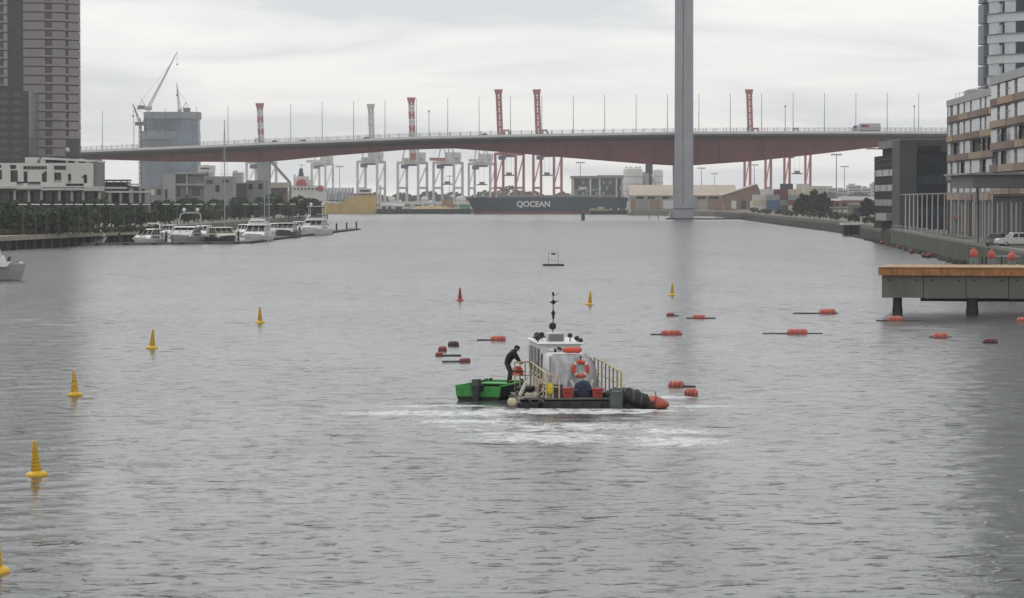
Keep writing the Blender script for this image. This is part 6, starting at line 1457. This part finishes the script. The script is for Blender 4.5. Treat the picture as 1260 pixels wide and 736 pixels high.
pj = thing('deck_pump', 'small rusty deck pump behind the cream rail', 'pump', BO + Matrix.Rotation(BR, 3, 'Z') @ Vector((-1.45, 2.4, .40)), BR)
RUST = mat('rusty_iron', (.16, .075, .04), .8, var=.4, scale=8)
MB().lathe([(.16, -.22), (.18, -.2), (.18, .18), (.12, .24)], (0, 0, .3), 14, 'x').build('motor', RUST, pj); MB().bevbox(-.25, .25, -.18, .18, 0, .12, .03).build('bed', BLACK, pj); MB().tube((.2, 0, .35), (.3, -.1, .75), .05).build('outlet', RUST, pj)
lj = thing('life_jacket', 'orange-red life jacket draped over the boarding rail', 'life jacket', BO + Matrix.Rotation(BR, 3, 'Z') @ Vector((-2.22, 6.3, 1.18)), BR)
q = MB(); v = []
for j in range(8):
    for i in range(9):
        u = -1 + i / 4; z = -.16 + j * .05; v.append((u * (.26 - .01 * j), -.12 + .05 * u * u + .02 * math.sin(i * 2 + j), z + .03 * math.cos(u * 3)))
q.add(v, [[j * 9 + i, j * 9 + i + 1, j * 9 + 10 + i, j * 9 + 9 + i] for j in range(7) for i in range(8)], True); q.add([(a_, b_ + .12, c_) for a_, b_, c_ in v], [[j * 9 + 9 + i, j * 9 + 10 + i, j * 9 + i + 1, j * 9 + i] for j in range(7) for i in range(8)], True)
q.build('vest', ORANGE, lj); MB().box(-.27, .27, -.14, -.1, -.02, .03).build('belt', BLACK, lj)

# ------------------------------------------------------------------ green skiff
SKH = R(-22); SKO = Vector((-1.45, 135.35, 0))
sk = thing('green_skiff', 'green open skiff lying against the workboat with its outboard lifted', 'skiff', SKO, SKH)
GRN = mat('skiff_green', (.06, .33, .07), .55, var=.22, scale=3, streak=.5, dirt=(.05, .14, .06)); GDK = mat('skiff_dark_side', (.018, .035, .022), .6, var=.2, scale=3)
Ls = 3.3; st_ = []
for i in range(9):
    t = i / 8; hw = 1.05 * (1 - .14 * max(0, (t - .45) / .55) ** 2); st_.append((Ls * t, hw, .60 + .10 * t * t, hw * .95))
def skin(side, m, nm, z0=0.16):
    v = []; f = []
    for y, hw, zt5, wb_ in st_: v += [(side * wb_, y, z0 if z0 > 0 else z0), (side * hw, y, zt5), (side * (hw - .07), y, zt5), (side * (wb_ - .07), y, z0)]
    for i in range(8):
        a = i * 4
        for j in range(4): k = (j + 1) % 4; f.append([a + j, a + k, a + 4 + k, a + 4 + j])
    f += [[0, 1, 2, 3], [35, 34, 33, 32]]
    return MB().add(v, f).build(nm, m, sk)
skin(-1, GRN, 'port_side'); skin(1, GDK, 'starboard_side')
for s in (-1, 1):
    v = MB(); v.path([(s * (hw - .03), y, z + .01) for y, hw, z, _ in st_], .035, 6); v.build('gunwale', GRN, sk)
MB().prism([(-.995, .16), (.995, .16), (1.05, .60), (.35, .60), (.3, .52), (-.3, .52), (-.35, .60), (-1.05, .60)], -.03, .05, 'y').build('transom', GRN, sk)
MB().prism([(-.85, .16), (.85, .16), (.9, .70), (-.9, .70)], Ls - .02, Ls + .06, 'y').build('bow_plate', GRN, sk)
v = []; f = []
for y, hw, z, wb_ in st_: v += [(-wb_, y, .16), (wb_, y, .16), (wb_ * .8, y, -.25), (-wb_ * .8, y, -.25)]
for i in range(8):
    a = i * 4
    for j in range(4): k = (j + 1) % 4; f.append([a + j, a + k, a + 4 + k, a + 4 + j])
f += [[3, 2, 1, 0], [32, 33, 34, 35]]; MB().add(v, f).build('bottom', mat('skiff_bottom', (.02, .03, .022), .6), sk)
MB().box(-.9, .9, .9, 1.25, .42, .47).build('thwart', GRN, sk)
MB().box(-.86, .86, 2.0, 3.25, .58, .62).build('foredeck', GRN, sk)
for x in (-.75, .1, .7): MB().bevbox(x - .05, x + .05, 3.2, 3.34, .68, .78, .02).build('cleat', BLACK, sk)
MB().box(-.95, -.55, .3, .7, .2, .45).build('fuel_tank', mat('tank_green', (.03, .16, .05), .5), sk)
ob = thing('outboard_motor', 'dark grey outboard motor clamped to the green skiff transom', 'outboard motor', SKO, SKH)
OBM = mat('outboard_grey', (.06, .06, .062), .4, var=.2, scale=4)
MB().frus((-.17, .17, -.42, .05, .62), (-.13, .13, -.34, .0, .92)).build('cowling', OBM, ob)
MB().frus((-.10, .10, -.30, -.05, .05), (-.17, .17, -.36, -.02, .64)).build('midsection', OBM, ob)
MB().frus((-.05, .05, -.26, -.1, -.4), (-.08, .08, -.28, -.08, .06)).build('leg', OBM, ob)
MB().bevbox(-.26, .26, -.10, .08, .38, .66, .03).build('clamp_bracket', BLACK, ob)
MB().tube((.05, .0, .8), (.2, .55, .9), .025).build('tiller', BLACK, ob)

# ------------------------------------------------------------------ man in the skiff
def remesh(mb, name, m, parent, vox, smooth=6):
    o = mb.build(name + '_raw', m); md = o.modifiers.new('r', 'REMESH'); md.mode = 'VOXEL'; md.voxel_size = vox
    s_ = o.modifiers.new('s', 'SMOOTH'); s_.iterations = smooth; s_.factor = .5
    dg = bpy.context.evaluated_depsgraph_get(); dg.update(); me = bpy.data.meshes.new_from_object(o.evaluated_get(dg)); bpy.data.objects.remove(o)
    me.materials.clear(); me.materials.append(m); me.polygons.foreach_set('use_smooth', [True] * len(me.polygons))
    o = bpy.data.objects.new(name, me); S.collection.objects.link(o); o.parent = parent; return o
SKINM = mat('skin', (.36, .21, .15), .6, var=.1, scale=10)
def limb(q, pts):
    for (a, ra), (b, rb_) in zip(pts, pts[1:]): q.tube(a, b, ra, rb_, 12); q.ball(a, ra, 1, 12); q.ball(b, rb_, 1, 12)
J = {}
for s in (-1, 1):
    J['hip', s] = Vector((-.12, s * .10, .86)); J['knee', s] = Vector((.02 if s < 0 else .06, s * .11, .46)); J['ank', s] = Vector((-.05 if s < 0 else .02, s * .12, .09)); J['toe', s] = J['ank', s] + Vector((.17, s * .02, -.04))
    J['sh', s] = Vector((.18, s * .19, 1.31)); J['el', s] = Vector((.33, s * .24, 1.07)); J['wr', s] = Vector((.46, s * .16, .90))
chest, waist, neck, head = Vector((.12, 0, 1.22)), Vector((-.06, 0, .98)), Vector((.24, 0, 1.38)), Vector((.315, 0, 1.49))
q = MB()
limb(q, [(waist, .12), (chest, .135)]); limb(q, [(chest, .1), (neck, .055), (head - Vector((.02, 0, .05)), .055)])
q.ball(head, .098, 1.22, 16); q.ball(head + Vector((.05, 0, -.06)), .06, 1, 12)              # skull, jaw
q.tube(head + Vector((.09, 0, -.0)), head + Vector((.115, 0, -.035)), .012, .02, 8)           # nose
for s in (-1, 1):
    q.ball(head + Vector((-.005, s * .097, -.01)), .026, 1.3, 8)                              # ears
    q.ball(head + Vector((.088, s * .035, .018)), .014, 1, 8)                                 # brow and eye mass
    limb(q, [(chest + Vector((0, s * .1, .06)), .07), (J['sh', s], .062), (J['el', s], .045), (J['wr', s], .030)])
    limb(q, [(waist, .1), (J['hip', s], .085), (J['knee', s], .058), (J['ank', s], .040), (J['toe', s], .038)])
    d = Vector((.55, 0, -.5)).normalized(); wv = J['wr', s]; side_ = Vector((0, 1, 0)); dn = Vector((-.5, 0, -.85)).normalized()
    pal = wv + d * .085; q.tube(wv, pal, .030, .036, 10); q.ball(pal, .034, .8, 10)
    for k, ln in enumerate((.060, .070, .066, .050)):
        a = pal + side_ * ((k - 1.5) * .021) + d * .01; b = a + d * ln * .5; c = b + dn * ln * .6; q.tube(a, b, .0095, .009, 7); q.tube(b, c, .009, .007, 7); q.ball(b, .009, 1, 7); q.ball(c, .007, 1, 7)
    a = wv + d * .03 - side_ * s * .03; b = a - side_ * s * .03 + d * .03; q.tube(a, b, .012, .010, 7); q.tube(b, b + dn * .035, .010, .008, 7)
fw_ = Vector((math.cos(R(-15)), math.sin(R(-15)), 0))
PERS = Vector((-.10, 137.55, .63))
man = remesh(q, 'person', SKINM, None, .0095, 3); man.location = PERS; man.rotation_euler.z = R(-8)
tag(man, 'person in black jacket and dark trousers bending over the rail from the skiff', 'person')
q = MB(); limb(q, [(waist - Vector((.02, 0, .06)), .150), (Vector((.0, 0, 1.1)), .172), (chest, .185), (Vector((.19, 0, 1.32)), .13), (neck, .078)])
for s in (-1, 1):
    q.ball(waist + Vector((-.02, s * .07, -.05)), .125); q.ball(chest + Vector((0, s * .08, 0)), .13)
    limb(q, [(chest + Vector((0, s * .1, .07)), .10), (J['sh', s], .088), (J['el', s], .068), (J['wr', s] - Vector((.02, 0, -.015)), .046)])
q.ball(Vector((.15, 0, 1.38)), .10, .8)
remesh(q, 'jacket', mat('jacket_black', (.014, .014, .016), .75, var=.4, scale=9), man, .018)
q = MB()
for s in (-1, 1): limb(q, [(waist + Vector((-.03, s * .05, -.06)), .13), (J['hip', s], .108), (J['knee', s], .078), (J['ank', s] + Vector((0, 0, .03)), .060)])
remesh(q, 'trousers', mat('trousers_grey', (.055, .055, .06), .85, var=.3, scale=8), man, .018)
q = MB()
for s in (-1, 1): limb(q, [(J['ank', s] + Vector((0, 0, -.01)), .055), (J['ank', s] + Vector((-.03, 0, -.05)), .045), (J['toe', s], .046)])
remesh(q, 'boots', mat('boots', (.02, .018, .016), .7), man, .018)
q = MB(); q.ball(head + Vector((-.012, 0, .025)), .112, 1.12, 16); b_ = head + Vector((.09, 0, .05)); q.tube(b_, b_ + Vector((.05, 0, -.01)), .06, .04, 10)
o = remesh(q, 'cap', mat('cap_black', (.016, .016, .018), .8), man, .014)

# ------------------------------------------------------------------ air
hz = MB().box(-4600, 4600, -220, 6400, -3.2, 160).build('haze', mat('haze_tmp', (1, 1, 1)))
hm = bpy.data.materials.new('haze_air'); hm.use_nodes = True; t = hm.node_tree; t.nodes.clear()
ho = N('ShaderNodeOutputMaterial', t); pv = N('ShaderNodeVolumePrincipled', t); pv.inputs['Density'].default_value = .000095
pv.inputs['Color'].default_value = (.985, .99, 1.0, 1); pv.inputs['Anisotropy'].default_value = .2; t.links.new(pv.outputs[0], ho.inputs['Volume'])
hz.data.materials.clear(); hz.data.materials.append(hm); kind(hz, 'stuff')['label'] = 'thin pale haze hanging over the river and docks'
